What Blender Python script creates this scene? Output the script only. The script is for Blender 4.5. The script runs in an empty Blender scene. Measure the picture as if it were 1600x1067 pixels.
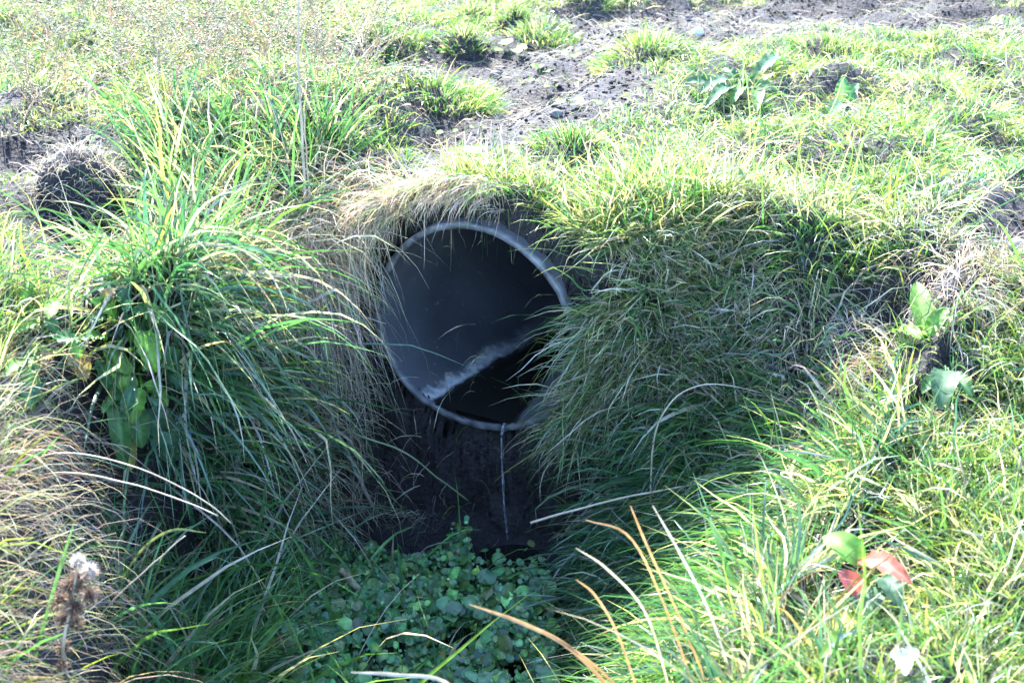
import bpy, bmesh, math
import numpy as np
from mathutils import Vector
rng = np.random.default_rng(11)
S = bpy.context.scene
COL = S.collection
PI = math.pi

# ------------------------------------------------------------------ camera
FPX = 1980.0
PITCH = math.radians(25.5)
CAM = np.array([0.1017, -2.9579, 1.3833])
FW = np.array([0, math.cos(PITCH), -math.sin(PITCH)])
UP = np.array([0, math.sin(PITCH), math.cos(PITCH)])
cd = bpy.data.cameras.new("camera")
cam = bpy.data.objects.new("camera", cd)
COL.objects.link(cam)
cam.location = CAM
cam.rotation_euler = (PI / 2 - PITCH, 0, 0)
cd.sensor_width = 36.0
cd.lens = 36.0 * FPX / 1600
cd.clip_start = 0.02
cd.clip_end = 500
cd.dof.use_dof = True
cd.dof.focus_distance = 3.1
cd.dof.aperture_fstop = 5.6
S.camera = cam

# ------------------------------------------------------------------ noise
def _h(ix, iy, iz, seed):
    n = (ix.astype(np.int64) * 374761393 + iy.astype(np.int64) * 668265263 + iz.astype(np.int64) * 2147483647 + seed * 974711) & 0xffffffff
    n = ((n ^ (n >> 13)) * 1274126177) & 0xffffffff
    n = ((n ^ (n >> 15)) * 2246822519) & 0xffffffff
    return ((n ^ (n >> 16)) & 0xffff) / 65535.0

def vnoise(x, y, z=None, seed=0):
    x = np.asarray(x, float); y = np.asarray(y, float)
    z = np.zeros_like(x) if z is None else np.asarray(z, float)
    ix, iy, iz = np.floor(x), np.floor(y), np.floor(z)
    fx, fy, fz = x - ix, y - iy, z - iz
    fx, fy, fz = [t * t * (3 - 2 * t) for t in (fx, fy, fz)]
    r = 0
    for a in (0, 1):
        for b in (0, 1):
            for c in (0, 1):
                w = (fx if a else 1 - fx) * (fy if b else 1 - fy) * (fz if c else 1 - fz)
                r = r + w * _h(ix + a, iy + b, iz + c, seed)
    return r

def fbm(x, y, z=None, seed=0, oct=4, gain=0.5):
    r, a, s, f = 0, 1.0, 0, 1.0
    for k in range(oct):
        r = r + a * vnoise(x * f, y * f, None if z is None else z * f, seed + k)
        s += a; a *= gain; f *= 2.03
    return r / s

def sstep(a, b, x):
    t = np.clip((x - a) / (b - a), 0, 1)
    return t * t * (3 - 2 * t)

# ------------------------------------------------------------------ terrain
TOP = [(-.34, .212), (0, .035), (.33, -.138), (.62, -.01), (.95, -.12), (1.15, -.3), (1.08, -.5), (.90, -.72), (.70, -1.0),
       (.52, -1.35), (.38, -1.8), (.3, -4), (-.9, -4), (-.82, -1.4), (-.86, -.95), (-.90, -.65), (-.80, -.4), (-.64, -.08), (-.52, .14)]
FOOT = [(-.27, .160), (.02, .0), (.30, -.150), (.34, -.2), (.32, -.45), (.30, -.8), (.20, -1.3), (.10, -4), (-.6, -4), (-.58, -1.3),
        (-.64, -.95), (-.68, -.65), (-.6, -.4), (-.45, -.1), (-.36, .1)]

def poly_d(x, y, poly):
    d = np.full(x.shape, 1e9); ins = np.zeros(x.shape, bool)
    n = len(poly)
    for i in range(n):
        ax, ay = poly[i]; bx, by = poly[(i + 1) % n]
        ex, ey = bx - ax, by - ay
        t = np.clip(((x - ax) * ex + (y - ay) * ey) / (ex * ex + ey * ey), 0, 1)
        d = np.minimum(d, np.hypot(x - ax - t * ex, y - ay - t * ey))
        if ay != by:
            c = ((ay > y) != (by > y)) & (x < (bx - ax) * (y - ay) / (by - ay) + ax)
            ins ^= c
    return d, ins

def line_d(x, y, pts):
    """distance to a polyline minus its local radius"""
    d = np.full(np.shape(x), 1e9)
    for (ax, ay, ar), (bx, by, br) in zip(pts[:-1], pts[1:]):
        ex, ey = bx - ax, by - ay
        t = np.clip(((x - ax) * ex + (y - ay) * ey) / (ex * ex + ey * ey + 1e-9), 0, 1)
        d = np.minimum(d, np.hypot(x - ax - t * ex, y - ay - t * ey) - (ar + t * (br - ar)))
    return d

ZTOP = 0.36
def onplane(px, py, z=ZTOP):
    dx = (px - 800) / FPX; dy = (533.5 - py) / FPX
    d = FW + np.array([1., 0, 0]) * dx + UP * dy
    return CAM + d * (z - CAM[2]) / d[2]

def dirt(pts):
    return [(*onplane(px, py)[:2], r) for px, py, r in pts]
DIRT = [dirt([(790, 262, .12), (800, 220, .25), (835, 165, .32), (815, 115, .34), (900, 65, .36), (1010, 40, .42), (1200, 25, .50), (1440, 12, .42)]),
        dirt([(820, 100, .25), (720, 78, .32), (630, 82, .2)]),
        dirt([(-60, 235, .13), (70, 218, .12), (140, 240, .12), (120, 345, .16)]),
        dirt([(1640, 330, .12), (1570, 360, .06)]),
        dirt([(1640, 50, .1), (1480, 52, .07)])]

def dirtmask(x, y):
    d = np.full(np.shape(x), 9.)
    for l in DIRT:
        d = np.minimum(d, line_d(x, y, l))
    d = d + (fbm(x * 6, y * 6, seed=5, oct=3) - .5) * .22
    return d            # < 0 : bare soil

PSI, TAU = 0.4926, 0.0427
AX = np.array([math.sin(PSI) * math.cos(TAU), math.cos(PSI) * math.cos(TAU), math.sin(TAU)])
E1 = np.cross(AX, [0, 0, 1.0]); E1 /= np.linalg.norm(E1)
E2 = np.cross(E1, AX)
RW = 0.018
def prad(t):
    return .3 * (1 + .0287 * np.cos(2 * (t - .5864)) + .014 * np.cos(3 * (t - 1.5556)))

def H(x, y):
    x = np.asarray(x, float); y = np.asarray(y, float)
    wob = (fbm(x * 3, y * 3, seed=21, oct=3) - .5)
    near = np.exp(-((x - .02) ** 2 + (y - .05) ** 2) / .35 ** 2)
    amp = .16 * (1 - near)
    xx = x + amp * wob; yy = y + amp * (fbm(x * 3 + 9, y * 3 + 4, seed=33, oct=3) - .5)
    dt, it = poly_d(xx, yy, TOP)
    df, inf = poly_d(xx, yy, FOOT)
    s = np.where(inf, 0, np.where(it, df / (df + dt + 1e-9), 1))
    s = .5 * s + .5 * sstep(0, 1, s)
    zf = -.615 + .05 * (fbm(x * 7, y * 7, seed=2) - .5) + .02 * (fbm(x * 30, y * 30, seed=3) - .5)
    zp = ZTOP + .07 * (fbm(x * 1.7, y * 1.7, seed=7) - .5) + .15 * (fbm(x * 4.2, y * 4.2, seed=8, oct=2) - .5) + .018 * (fbm(x * 25, y * 25, seed=9) - .5)
    zp = zp - .27 * sstep(-.25, -.75, y) * sstep(0, .5, x) - .06 * sstep(-.6, -.9, y) * sstep(0, -.4, x)
    zp = zp + .10 * np.exp(-((x - .95) ** 2 + (y + .72) ** 2) / .22 ** 2)
    zp = zp - .20 * np.exp(-((x + .82) / .38) ** 2 - ((y - .08) / .30) ** 2) + .08 * np.exp(-((x + .8) / .5) ** 2 - ((y - .75) / .3) ** 2)
    # rounding of the lip
    lip = np.where(it, 0, np.exp(-dt / .12)) * (1 - .5 * near)
    zp = zp - .07 * lip
    dm = dirtmask(x, y)
    zp = zp - .035 * sstep(.12, -.1, dm) + .012 * (fbm(x * 45, y * 45, seed=10, oct=3) - .5) * sstep(.1, -.05, dm)
    # cover over the buried pipe
    u = (x * AX[0] + y * AX[1]); v = (x * E1[0] + y * E1[1])
    cov = np.exp(-(np.maximum(np.abs(v) - .1, 0) / .12) ** 2) * sstep(-.01, .05, u) * sstep(1.7, 1.4, u)
    zp = np.maximum(zp, zp * (1 - cov) + cov * np.maximum(zp, .375 + .045 * np.clip(u, 0, 1.5)))
    return zf + (zp - zf) * s

def grad(x, y, e=.012):
    return (H(x + e, y) - H(x - e, y)) / (2 * e), (H(x, y + e) - H(x, y - e)) / (2 * e)

def at(px, py, lift=0.0):
    """first hit of the ray through a photo pixel with the ground"""
    d = FW + np.array([1., 0, 0]) * (px - 800) / FPX + UP * (533.5 - py) / FPX
    d = d / np.linalg.norm(d)
    t = np.linspace(.6, 9, 4200)
    P = CAM + d * t[:, None]
    hit = P[:, 2] < H(P[:, 0], P[:, 1])
    k = int(np.argmax(hit)) if hit.any() else len(t) - 1
    return CAM + d * (t[k] - lift)

def proj(P):
    d = P - CAM
    z = d @ FW
    return 800 + FPX * d[..., 0] / z, 533.5 - FPX * (d @ UP) / z, z

def inview(P, mx=260, my=160):
    px, py, z = proj(P)
    return (z > .35) & (px > -mx) & (px < 1600 + mx) & (py > -my) & (py < 1067 + my)

# ------------------------------------------------------------------ object helpers
def tag(o, label=None, cat=None, group=None, kind=None):
    if label: o["label"] = label
    if cat: o["category"] = cat
    if group: o["group"] = group
    if kind: o["kind"] = kind
    return o

def build(name, V, F, mat, C=None, parent=None, origin=(0, 0, 0), smooth=True):
    V = np.asarray(V, float) - np.asarray(origin, float)
    me = bpy.data.meshes.new(name)
    if isinstance(F, np.ndarray):
        n, k = F.shape
        me.vertices.add(len(V)); me.vertices.foreach_set("co", V.astype(np.float32).ravel())
        me.loops.add(n * k); me.loops.foreach_set("vertex_index", F.astype(np.int32).ravel())
        me.polygons.add(n)
        me.polygons.foreach_set("loop_start", np.arange(0, n * k, k, dtype=np.int32))
        me.polygons.foreach_set("loop_total", np.full(n, k, np.int32))
    else:
        me.from_pydata([tuple(v) for v in V], [], F)
    if smooth:
        me.polygons.foreach_set("use_smooth", np.ones(len(me.polygons), bool))
    if C is not None:
        a = me.color_attributes.new("Col", 'FLOAT_COLOR', 'POINT')
        C4 = np.ones((len(V), 4), np.float32); C4[:, :3] = C
        a.data.foreach_set("color", C4.ravel())
    me.update(); me.validate()
    me.materials.append(mat)
    o = bpy.data.objects.new(name, me)
    COL.objects.link(o)
    o.location = origin if parent is None else (np.asarray(origin) - np.asarray(parent.location))
    if parent: o.parent = parent
    return o

def empty(name, loc, label, cat, group=None):
    o = bpy.data.objects.new(name, None)
    COL.objects.link(o); o.location = loc; o.empty_display_size = .05
    return tag(o, label, cat, group)

# ------------------------------------------------------------------ materials
def newmat(name):
    m = bpy.data.materials.new(name); m.use_nodes = True
    nt = m.node_tree; nt.nodes.clear()
    return m, nt, nt.nodes, nt.links

def leafmat(name, transl=.45, rough=.42, spec=.5, warm=(1.25, 1.35, .5), col=None):
    m, nt, N, L = newmat(name)
    out = N.new("ShaderNodeOutputMaterial"); mix = N.new("ShaderNodeMixShader"); mix.inputs[0].default_value = transl
    pr = N.new("ShaderNodeBsdfPrincipled"); tr = N.new("ShaderNodeBsdfTranslucent")
    at_ = N.new("ShaderNodeAttribute"); at_.attribute_name = "Col"
    mul = N.new("ShaderNodeMix"); mul.data_type = 'RGBA'; mul.blend_type = 'MULTIPLY'; mul.inputs[0].default_value = 1
    mul.inputs[7].default_value = (*warm, 1)
    tc = N.new("ShaderNodeTexCoord")
    nz = N.new("ShaderNodeTexNoise"); nz.inputs["Scale"].default_value = 60; nz.inputs["Detail"].default_value = 3
    L.new(tc.outputs["Object"], nz.inputs["Vector"])
    mr = N.new("ShaderNodeMapRange"); mr.inputs[1].default_value = .3; mr.inputs[2].default_value = .7; mr.inputs[3].default_value = .7; mr.inputs[4].default_value = 1.3
    L.new(nz.outputs["Fac"], mr.inputs[0])
    v = N.new("ShaderNodeMix"); v.data_type = 'RGBA'; v.blend_type = 'MULTIPLY'; v.inputs[0].default_value = 1
    L.new(at_.outputs["Color"], v.inputs[6]); L.new(mr.outputs[0], v.inputs[7])
    L.new(v.outputs[2], pr.inputs["Base Color"]); L.new(v.outputs[2], mul.inputs[6])
    L.new(mul.outputs[2], tr.inputs["Color"])
    pr.inputs["Roughness"].default_value = rough; pr.inputs["Specular IOR Level"].default_value = spec
    L.new(pr.outputs[0], mix.inputs[1]); L.new(tr.outputs[0], mix.inputs[2]); L.new(mix.outputs[0], out.inputs[0])
    return m

M_GRASS = leafmat("grass_blade", .45, .30, .9, (1.2, 1.3, .6))
M_DRY = leafmat("dry_straw", .35, .5, .4, (1.1, 1.0, .8))
M_CRESS = leafmat("cress_leaf", .38, .36, .6, (1.1, 1.25, .7))
M_LEAF = leafmat("broad_leaf", .42, .52, .3)

def soilmat():
    m, nt, N, L = newmat("peat_soil")
    out = N.new("ShaderNodeOutputMaterial"); pr = N.new("ShaderNodeBsdfPrincipled")
    tc = N.new("ShaderNodeTexCoord")
    n1 = N.new("ShaderNodeTexNoise"); n1.inputs["Scale"].default_value = 9; n1.inputs["Detail"].default_value = 8
    n2 = N.new("ShaderNodeTexNoise"); n2.inputs["Scale"].default_value = 110; n2.inputs["Detail"].default_value = 6; n2.inputs["Roughness"].default_value = .7
    vo = N.new("ShaderNodeTexVoronoi"); vo.inputs["Scale"].default_value = 70
    for n in (n1, n2, vo): L.new(tc.outputs["Object"], n.inputs["Vector"])
    r = N.new("ShaderNodeValToRGB")
    r.color_ramp.elements[0].position = .3; r.color_ramp.elements[0].color = (.014, .013, .0135, 1)
    r.color_ramp.elements[1].position = .72; r.color_ramp.elements[1].color = (.060, .054, .056, 1)
    mx = N.new("ShaderNodeMath"); mx.operation = 'MULTIPLY_ADD'; mx.inputs[1].default_value = .5; 
    h = N.new("ShaderNodeMath"); h.operation = 'MULTIPLY'; h.inputs[1].default_value = .5
    L.new(n1.outputs["Fac"], h.inputs[0]); L.new(n2.outputs["Fac"], mx.inputs[0]); L.new(h.outputs[0], mx.inputs[2])
    L.new(mx.outputs[0], r.inputs[0]); L.new(r.outputs[0], pr.inputs["Base Color"])
    pr.inputs["Roughness"].default_value = .8; pr.inputs["Specular IOR Level"].default_value = .2
    b1 = N.new("ShaderNodeBump"); b1.inputs["Strength"].default_value = .9; b1.inputs["Distance"].default_value = .012
    L.new(n2.outputs["Fac"], b1.inputs["Height"])
    b2 = N.new("ShaderNodeBump"); b2.inputs["Strength"].default_value = .6; b2.inputs["Distance"].default_value = .01
    L.new(vo.outputs["Distance"], b2.inputs["Height"]); L.new(b1.outputs[0], b2.inputs["Normal"])
    L.new(b2.outputs[0], pr.inputs["Normal"]); L.new(pr.outputs[0], out.inputs[0])
    return m
M_SOIL = soilmat()

def simple(name, c1, c2, rough=.6, scale=30, bump=.3, spec=.4, stretch=(1, 1, 1), dist=.004):
    m, nt, N, L = newmat(name)
    out = N.new("ShaderNodeOutputMaterial"); pr = N.new("ShaderNodeBsdfPrincipled")
    tc = N.new("ShaderNodeTexCoord"); mp = N.new("ShaderNodeMapping"); mp.inputs["Scale"].default_value = stretch
    nz = N.new("ShaderNodeTexNoise"); nz.inputs["Scale"].default_value = scale; nz.inputs["Detail"].default_value = 6
    L.new(tc.outputs["Object"], mp.inputs[0]); L.new(mp.outputs[0], nz.inputs["Vector"])
    r = N.new("ShaderNodeValToRGB"); r.color_ramp.elements[0].position = .35; r.color_ramp.elements[1].position = .68
    r.color_ramp.elements[0].color = (*c1, 1); r.color_ramp.elements[1].color = (*c2, 1)
    L.new(nz.outputs["Fac"], r.inputs[0]); L.new(r.outputs[0], pr.inputs["Base Color"])
    pr.inputs["Roughness"].default_value = rough; pr.inputs["Specular IOR Level"].default_value = spec
    b = N.new("ShaderNodeBump"); b.inputs["Strength"].default_value = bump; b.inputs["Distance"].default_value = dist
    L.new(nz.outputs["Fac"], b.inputs["Height"]); L.new(b.outputs[0], pr.inputs["Normal"]); L.new(pr.outputs[0], out.inputs[0])
    return m
M_STEM = simple("dead_stem", (.30, .23, .16), (.46, .38, .28), .6, 40, .3)
M_WOOD = simple("weathered_stick", (.30, .27, .25), (.5, .46, .42), .7, 40, .4)
M_STONE = simple("clod", (.07, .06, .06), (.17, .15, .15), .8, 35, .8, dist=.01)
M_PALE = simple("pale_stone", (.45, .43, .42), (.6, .58, .56), .8, 35, .6, dist=.006)

ZW = -.2523
def pipemat():
    m, nt, N, L = newmat("black_plastic_pipe")
    out = N.new("ShaderNodeOutputMaterial"); pr = N.new("ShaderNodeBsdfPrincipled")
    geo = N.new("ShaderNodeNewGeometry"); sx = N.new("ShaderNodeSeparateXYZ")
    L.new(geo.outputs["Position"], sx.inputs[0])
    tc = N.new("ShaderNodeTexCoord")
    mp = N.new("ShaderNodeMapping"); mp.inputs["Scale"].default_value = (1, 1, .25)
    L.new(tc.outputs["Object"], mp.inputs[0])
    nA = N.new("ShaderNodeTexNoise"); nA.inputs["Scale"].default_value = 14; nA.inputs["Detail"].default_value = 8; nA.inputs["Roughness"].default_value = .65
    nB = N.new("ShaderNodeTexNoise"); nB.inputs["Scale"].default_value = 55; nB.inputs["Detail"].default_value = 5
    nC = N.new("ShaderNodeTexNoise"); nC.inputs["Scale"].default_value = 3.5; nC.inputs["Detail"].default_value = 5
    L.new(mp.outputs[0], nA.inputs["Vector"])
    for n in (nB, nC): L.new(tc.outputs["Object"], n.inputs["Vector"])
    # dried lime band above the water line: height + noise
    hz = N.new("ShaderNodeMath"); hz.operation = 'MULTIPLY_ADD'; hz.inputs[1].default_value = .055
    L.new(nA.outputs["Fac"], hz.inputs[0]); L.new(sx.outputs["Z"], hz.inputs[2])
    band = N.new("ShaderNodeMapRange"); band.interpolation_type = 'SMOOTHSTEP'
    band.inputs[1].default_value = ZW + .052; band.inputs[2].default_value = ZW + .038
    L.new(hz.outputs[0], band.inputs[0])
    base = N.new("ShaderNodeValToRGB")
    base.color_ramp.elements[0].position = .3; base.color_ramp.elements[0].color = (.044, .047, .056, 1)
    base.color_ramp.elements[1].position = .75; base.color_ramp.elements[1].color = (.108, .113, .128, 1)
    L.new(nC.outputs["Fac"], base.inputs[0])
    mx = N.new("ShaderNodeMix"); mx.data_type = 'RGBA'; mx.inputs[7].default_value = (.46, .46, .47, 1)
    bb = N.new("ShaderNodeMath"); bb.operation = 'MULTIPLY'
    bn = N.new("ShaderNodeMapRange"); bn.inputs[1].default_value = .3; bn.inputs[2].default_value = .6; bn.inputs[3].default_value = .35; bn.inputs[4].default_value = 1
    L.new(nB.outputs["Fac"], bn.inputs[0]); L.new(band.outputs[0], bb.inputs[0]); L.new(bn.outputs[0], bb.inputs[1])
    dp = N.new("ShaderNodeVectorMath"); dp.operation = 'DOT_PRODUCT'; dp.inputs[1].default_value = tuple(E1)
    L.new(geo.outputs["Position"], dp.inputs[0])
    dm_ = N.new("ShaderNodeMapRange"); dm_.inputs[1].default_value = .10; dm_.inputs[2].default_value = .0; dm_.inputs[3].default_value = .08; dm_.inputs[4].default_value = 1
    L.new(dp.outputs["Value"], dm_.inputs[0])
    b3 = N.new("ShaderNodeMath"); b3.operation = 'MULTIPLY'; L.new(bb.outputs[0], b3.inputs[0]); L.new(dm_.outputs[0], b3.inputs[1]); bb = b3
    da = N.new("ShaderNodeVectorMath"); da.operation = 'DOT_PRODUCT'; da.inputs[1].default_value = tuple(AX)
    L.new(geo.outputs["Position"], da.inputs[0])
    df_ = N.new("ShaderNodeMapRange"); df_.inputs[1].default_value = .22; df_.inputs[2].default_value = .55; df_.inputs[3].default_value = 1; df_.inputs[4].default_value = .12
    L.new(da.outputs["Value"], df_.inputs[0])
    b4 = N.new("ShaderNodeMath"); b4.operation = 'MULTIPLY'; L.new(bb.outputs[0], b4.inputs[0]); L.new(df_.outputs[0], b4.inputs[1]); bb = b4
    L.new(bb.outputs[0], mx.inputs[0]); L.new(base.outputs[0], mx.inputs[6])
    wz = N.new("ShaderNodeMath"); wz.operation = 'MULTIPLY_ADD'; wz.inputs[1].default_value = .014
    L.new(nA.outputs["Fac"], wz.inputs[0]); L.new(sx.outputs["Z"], wz.inputs[2])
    wet = N.new("ShaderNodeMapRange"); wet.inputs[1].default_value = ZW + .014; wet.inputs[2].default_value = ZW + .010
    L.new(wz.outputs[0], wet.inputs[0])
    mw = N.new("ShaderNodeMix"); mw.data_type = 'RGBA'; mw.inputs[7].default_value = (.012, .012, .013, 1)
    L.new(wet.outputs[0], mw.inputs[0]); L.new(mx.outputs[2], mw.inputs[6]); mx = mw
    # sparse pale specks of dried mud
    sp = N.new("ShaderNodeMapRange"); sp.inputs[1].default_value = .66; sp.inputs[2].default_value = .74; sp.inputs[4].default_value = .5
    nD = N.new("ShaderNodeTexNoise"); nD.inputs["Scale"].default_value = 42; nD.inputs["Detail"].default_value = 3
    L.new(tc.outputs["Object"], nD.inputs["Vector"]); L.new(nD.outputs["Fac"], sp.inputs[0])
    m2 = N.new("ShaderNodeMix"); m2.data_type = 'RGBA'; m2.inputs[7].default_value = (.22, .2, .18, 1)
    L.new(sp.outputs[0], m2.inputs[0]); L.new(mx.outputs[2], m2.inputs[6])
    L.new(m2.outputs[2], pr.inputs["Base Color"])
    pr.inputs["Roughness"].default_value = .5; pr.inputs["Specular IOR Level"].default_value = .35
    b = N.new("ShaderNodeBump"); b.inputs["Strength"].default_value = .25; b.inputs["Distance"].default_value = .004
    L.new(nB.outputs["Fac"], b.inputs["Height"]); L.new(b.outputs[0], pr.inputs["Normal"])
    L.new(pr.outputs[0], out.inputs[0])
    return m
M_PIPE = pipemat()
M_RIM = simple("sawn_pipe_rim", (.030, .029, .030), (.17, .17, .18), .5, 24, .5, .45)

def watermat(name, base=(.012, .012, .01), trans=0.0, rough=.03):
    m, nt, N, L = newmat(name)
    out = N.new("ShaderNodeOutputMaterial"); pr = N.new("ShaderNodeBsdfPrincipled")
    pr.inputs["Base Color"].default_value = (*base, 1); pr.inputs["Roughness"].default_value = rough
    pr.inputs["IOR"].default_value = 1.33; pr.inputs["Transmission Weight"].default_value = trans
    tc = N.new("ShaderNodeTexCoord"); nz = N.new("ShaderNodeTexNoise"); nz.inputs["Scale"].default_value = 25; nz.inputs["Detail"].default_value = 3
    L.new(tc.outputs["Object"], nz.inputs["Vector"])
    b = N.new("ShaderNodeBump"); b.inputs["Strength"].default_value = .15; b.inputs["Distance"].default_value = .003
    L.new(nz.outputs["Fac"], b.inputs["Height"]); L.new(b.outputs[0], pr.inputs["Normal"]); L.new(pr.outputs[0], out.inputs[0])
    return m
M_WATER = watermat("dark_water")
M_FALL = watermat("falling_water", (.80, .84, .93), .8, .12)

# ------------------------------------------------------------------ ground sheet
def axis_grid(lo, hi, step, far_lo, far_hi, mid=None):
    a = list(np.arange(lo, hi + 1e-6, step))
    s, v = step, a[-1]
    if mid:
        while v < mid[0]:
            v += mid[1]; a.append(v)
        s = mid[1]
    while v < far_hi:
        s *= 1.25; v += s; a.append(v)
    s, v = step, a[0]
    while v > far_lo:
        s *= 1.25; v -= s; a.insert(0, v)
    return np.array(a)
xs = axis_grid(-1.9, 2.0, .0135, -60, 60)
ys = axis_grid(-2.1, 1.0, .0135, -60, 90, (3.6, .028))
GX, GY = np.meshgrid(xs, ys)
GZ = H(GX, GY)
V = np.stack([GX, GY, GZ], -1).reshape(-1, 3)
nx, ny = len(xs), len(ys)
ii = (np.arange(ny - 1)[:, None] * nx + np.arange(nx - 1)[None]).ravel()
F = np.stack([ii, ii + 1, ii + nx + 1, ii + nx], -1)
ground = build("ground", V, F, M_SOIL)
tag(ground, "dark crumbly soil of the ditch, its banks and the trodden path", None, None, "structure")
bm = bmesh.new(); bm.from_mesh(ground.data)
def nearpipe(co, m=.5): return abs(co.x - .02) < m and abs(co.y - .04) < m
for it in range(4):
    es = [e for e in bm.edges if e.calc_length() > .02 and nearpipe(e.verts[0].co) and nearpipe(e.verts[1].co)]
    if not es: break
    bmesh.ops.subdivide_edges(bm, edges=es, cuts=1, use_grid_fill=True)
    bmesh.ops.triangulate(bm, faces=[f for f in bm.faces if len(f.verts) > 4])
vs = [v for v in bm.verts if nearpipe(v.co, .42)]
for it in range(4): bmesh.ops.smooth_vert(bm, verts=vs, factor=.5, use_axis_x=True, use_axis_y=True, use_axis_z=True)
vs = [v for v in bm.verts if nearpipe(v.co, .55)]
co = np.array([v.co[:] for v in vs])
gx, gy = grad(co[:, 0], co[:, 1], .02)
st = np.clip(np.hypot(gx, gy) / 3, 0, 1)
nrm = np.stack([-gx, -gy, np.ones_like(gx)], -1); nrm /= np.linalg.norm(nrm, axis=1)[:, None]
dsp = (fbm(co[:, 0] * 14, co[:, 1] * 14, co[:, 2] * 14, seed=50, oct=4, gain=.6) - .5) * .07
co2 = co + nrm * (dsp * st)[:, None]
for v, c in zip(vs, co2): v.co = c
FACE = co2[(st > .6)]
def pcoord(co):
    t = np.arctan2(co @ E2, co @ E1); return co @ AX, t, np.hypot(co @ E1, co @ E2)
# no soil in front of the mouth plane at pipe height
kill = []
for f in bm.faces:
    c = f.calc_center_median()
    if not nearpipe(c, .6): continue
    u, t, r = pcoord(np.array(c[:]))
    if -.3 < u < .6 and r < prad(t) - .004: kill.append(f)
bmesh.ops.delete(bm, geom=kill, context='FACES')
for v in bm.verts:
    if not nearpipe(v.co, .6): continue
    c = np.array(v.co[:]); u, t, r = pcoord(c)
    if -.3 < u < .6 and abs(r - prad(t)) < .025 and v.is_boundary:
        k = (prad(t) - .007) / r
        v.co = c + (k - 1) * ((c @ E1) * E1 + (c @ E2) * E2) + AX * max(0, .012 - u)
bm.to_mesh(ground.data); bm.free()
ground.data.polygons.foreach_set("use_smooth", np.ones(len(ground.data.polygons), bool))

# ------------------------------------------------------------------ pipe
LP = 1.3
nt_ = 128
th = np.linspace(0, 2 * PI, nt_, endpoint=False)
def pring(u, dr):
    r = prad(th) + dr
    return u * AX + (r * np.cos(th))[:, None] * E1 + (r * np.sin(th))[:, None] * E2
def loft(rings, closed_end=None):
    V = np.concatenate(rings); F = []
    for k in range(len(rings) - 1):
        for i in range(nt_):
            j = (i + 1) % nt_
            F.append((k * nt_ + i, k * nt_ + j, (k + 1) * nt_ + j, (k + 1) * nt_ + i))
    if closed_end is not None: F.append(tuple(closed_end * nt_ + i for i in range(nt_)))
    return V, F
edge = .009 * (vnoise(np.cos(th) * 7 + 9, np.sin(th) * 7 + 9, seed=3) - .5)
pipe = empty("drain_pipe", (0, 0, -.3), "large black plastic drain pipe sticking out of the bank, water trickling from its lip", "pipe")
us = np.concatenate([[.012], np.linspace(.03, LP, 14)])
V, F = loft([pring(LP, 0)] + [pring(u, 0) for u in us[::-1]] )
build("pipe_wall", V, F, M_PIPE, parent=pipe, origin=(0, 0, 0))
V, F = loft([pring(u, -RW) for u in us] + [pring(LP, -RW - .001)], len(us))  # unseen far end has an added cap that keeps light from leaking in
build("pipe_lining", V, F, M_PIPE, parent=pipe, origin=(0, 0, 0))
V, F = loft([pring(.0125, 0), pring(.003, -.0005) + 0, pring(-.001, -.003) + edge[:, None] * AX, pring(-.002, -RW / 2) + edge[:, None] * AX, pring(-.001, -RW + .003) + edge[:, None] * AX, pring(.003, -RW + .0005), pring(.0125, -RW)])
build("pipe_rim", V, F, M_RIM, parent=pipe, origin=(0, 0, 0))

# water standing in the pipe
Ls = np.linspace(.004, LP - .01, 40); rows = []
def chord(u, z):
    t = np.linspace(-PI, 0, 721); r = prad(t) - RW - .0006
    P = u * AX + (r * np.cos(t))[:, None] * E1 + (r * np.sin(t))[:, None] * E2
    ok = np.where(P[:, 2] < z)[0]
    return None if len(ok) == 0 else (P[ok[0]], P[ok[-1]])
for u in Ls:
    c = chord(u, ZW)
    if c is None: break
    a, b = c
    w = np.linspace(0, 1, 9)[:, None]
    rows.append(a * (1 - w) + b * w + np.array([0, 0, 1]) * (ZW - a[2]))
V = np.concatenate(rows); F = []
for k in range(len(rows) - 1):
    for i in range(8): F.append((k * 9 + i, k * 9 + i + 1, (k + 1) * 9 + i + 1, (k + 1) * 9 + i))
o = build("pipe_water", V, F, M_WATER); tag(o, "still dark water standing inside the pipe", None, None, "structure")

# ------------------------------------------------------------------ tubes
def tube(P, R, n=7, cap=True):
    P = np.asarray(P, float); R = np.broadcast_to(np.asarray(R, float), (len(P),))
    T = np.gradient(P, axis=0); T /= np.linalg.norm(T, axis=1)[:, None] + 1e-12
    ref = np.array([.31, .9, .2]) if abs(T[0] @ np.array([.31, .9, .2])) < .9 else np.array([1., 0, 0])
    A = np.cross(T, ref); A /= np.linalg.norm(A, axis=1)[:, None] + 1e-12
    B = np.cross(T, A)
    t = np.linspace(0, 2 * PI, n, endpoint=False)
    V = (P[:, None] + R[:, None, None] * (np.cos(t)[None, :, None] * A[:, None] + np.sin(t)[None, :, None] * B[:, None])).reshape(-1, 3)
    F = []
    for k in range(len(P) - 1):
        for i in range(n):
            j = (i + 1) % n
            F.append((k * n + i, k * n + j, (k + 1) * n + j, (k + 1) * n + i))
    if cap:
        F.append(tuple(range(n))[::-1]); F.append(tuple((len(P) - 1) * n + i for i in range(n)))
    return V, F

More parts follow.
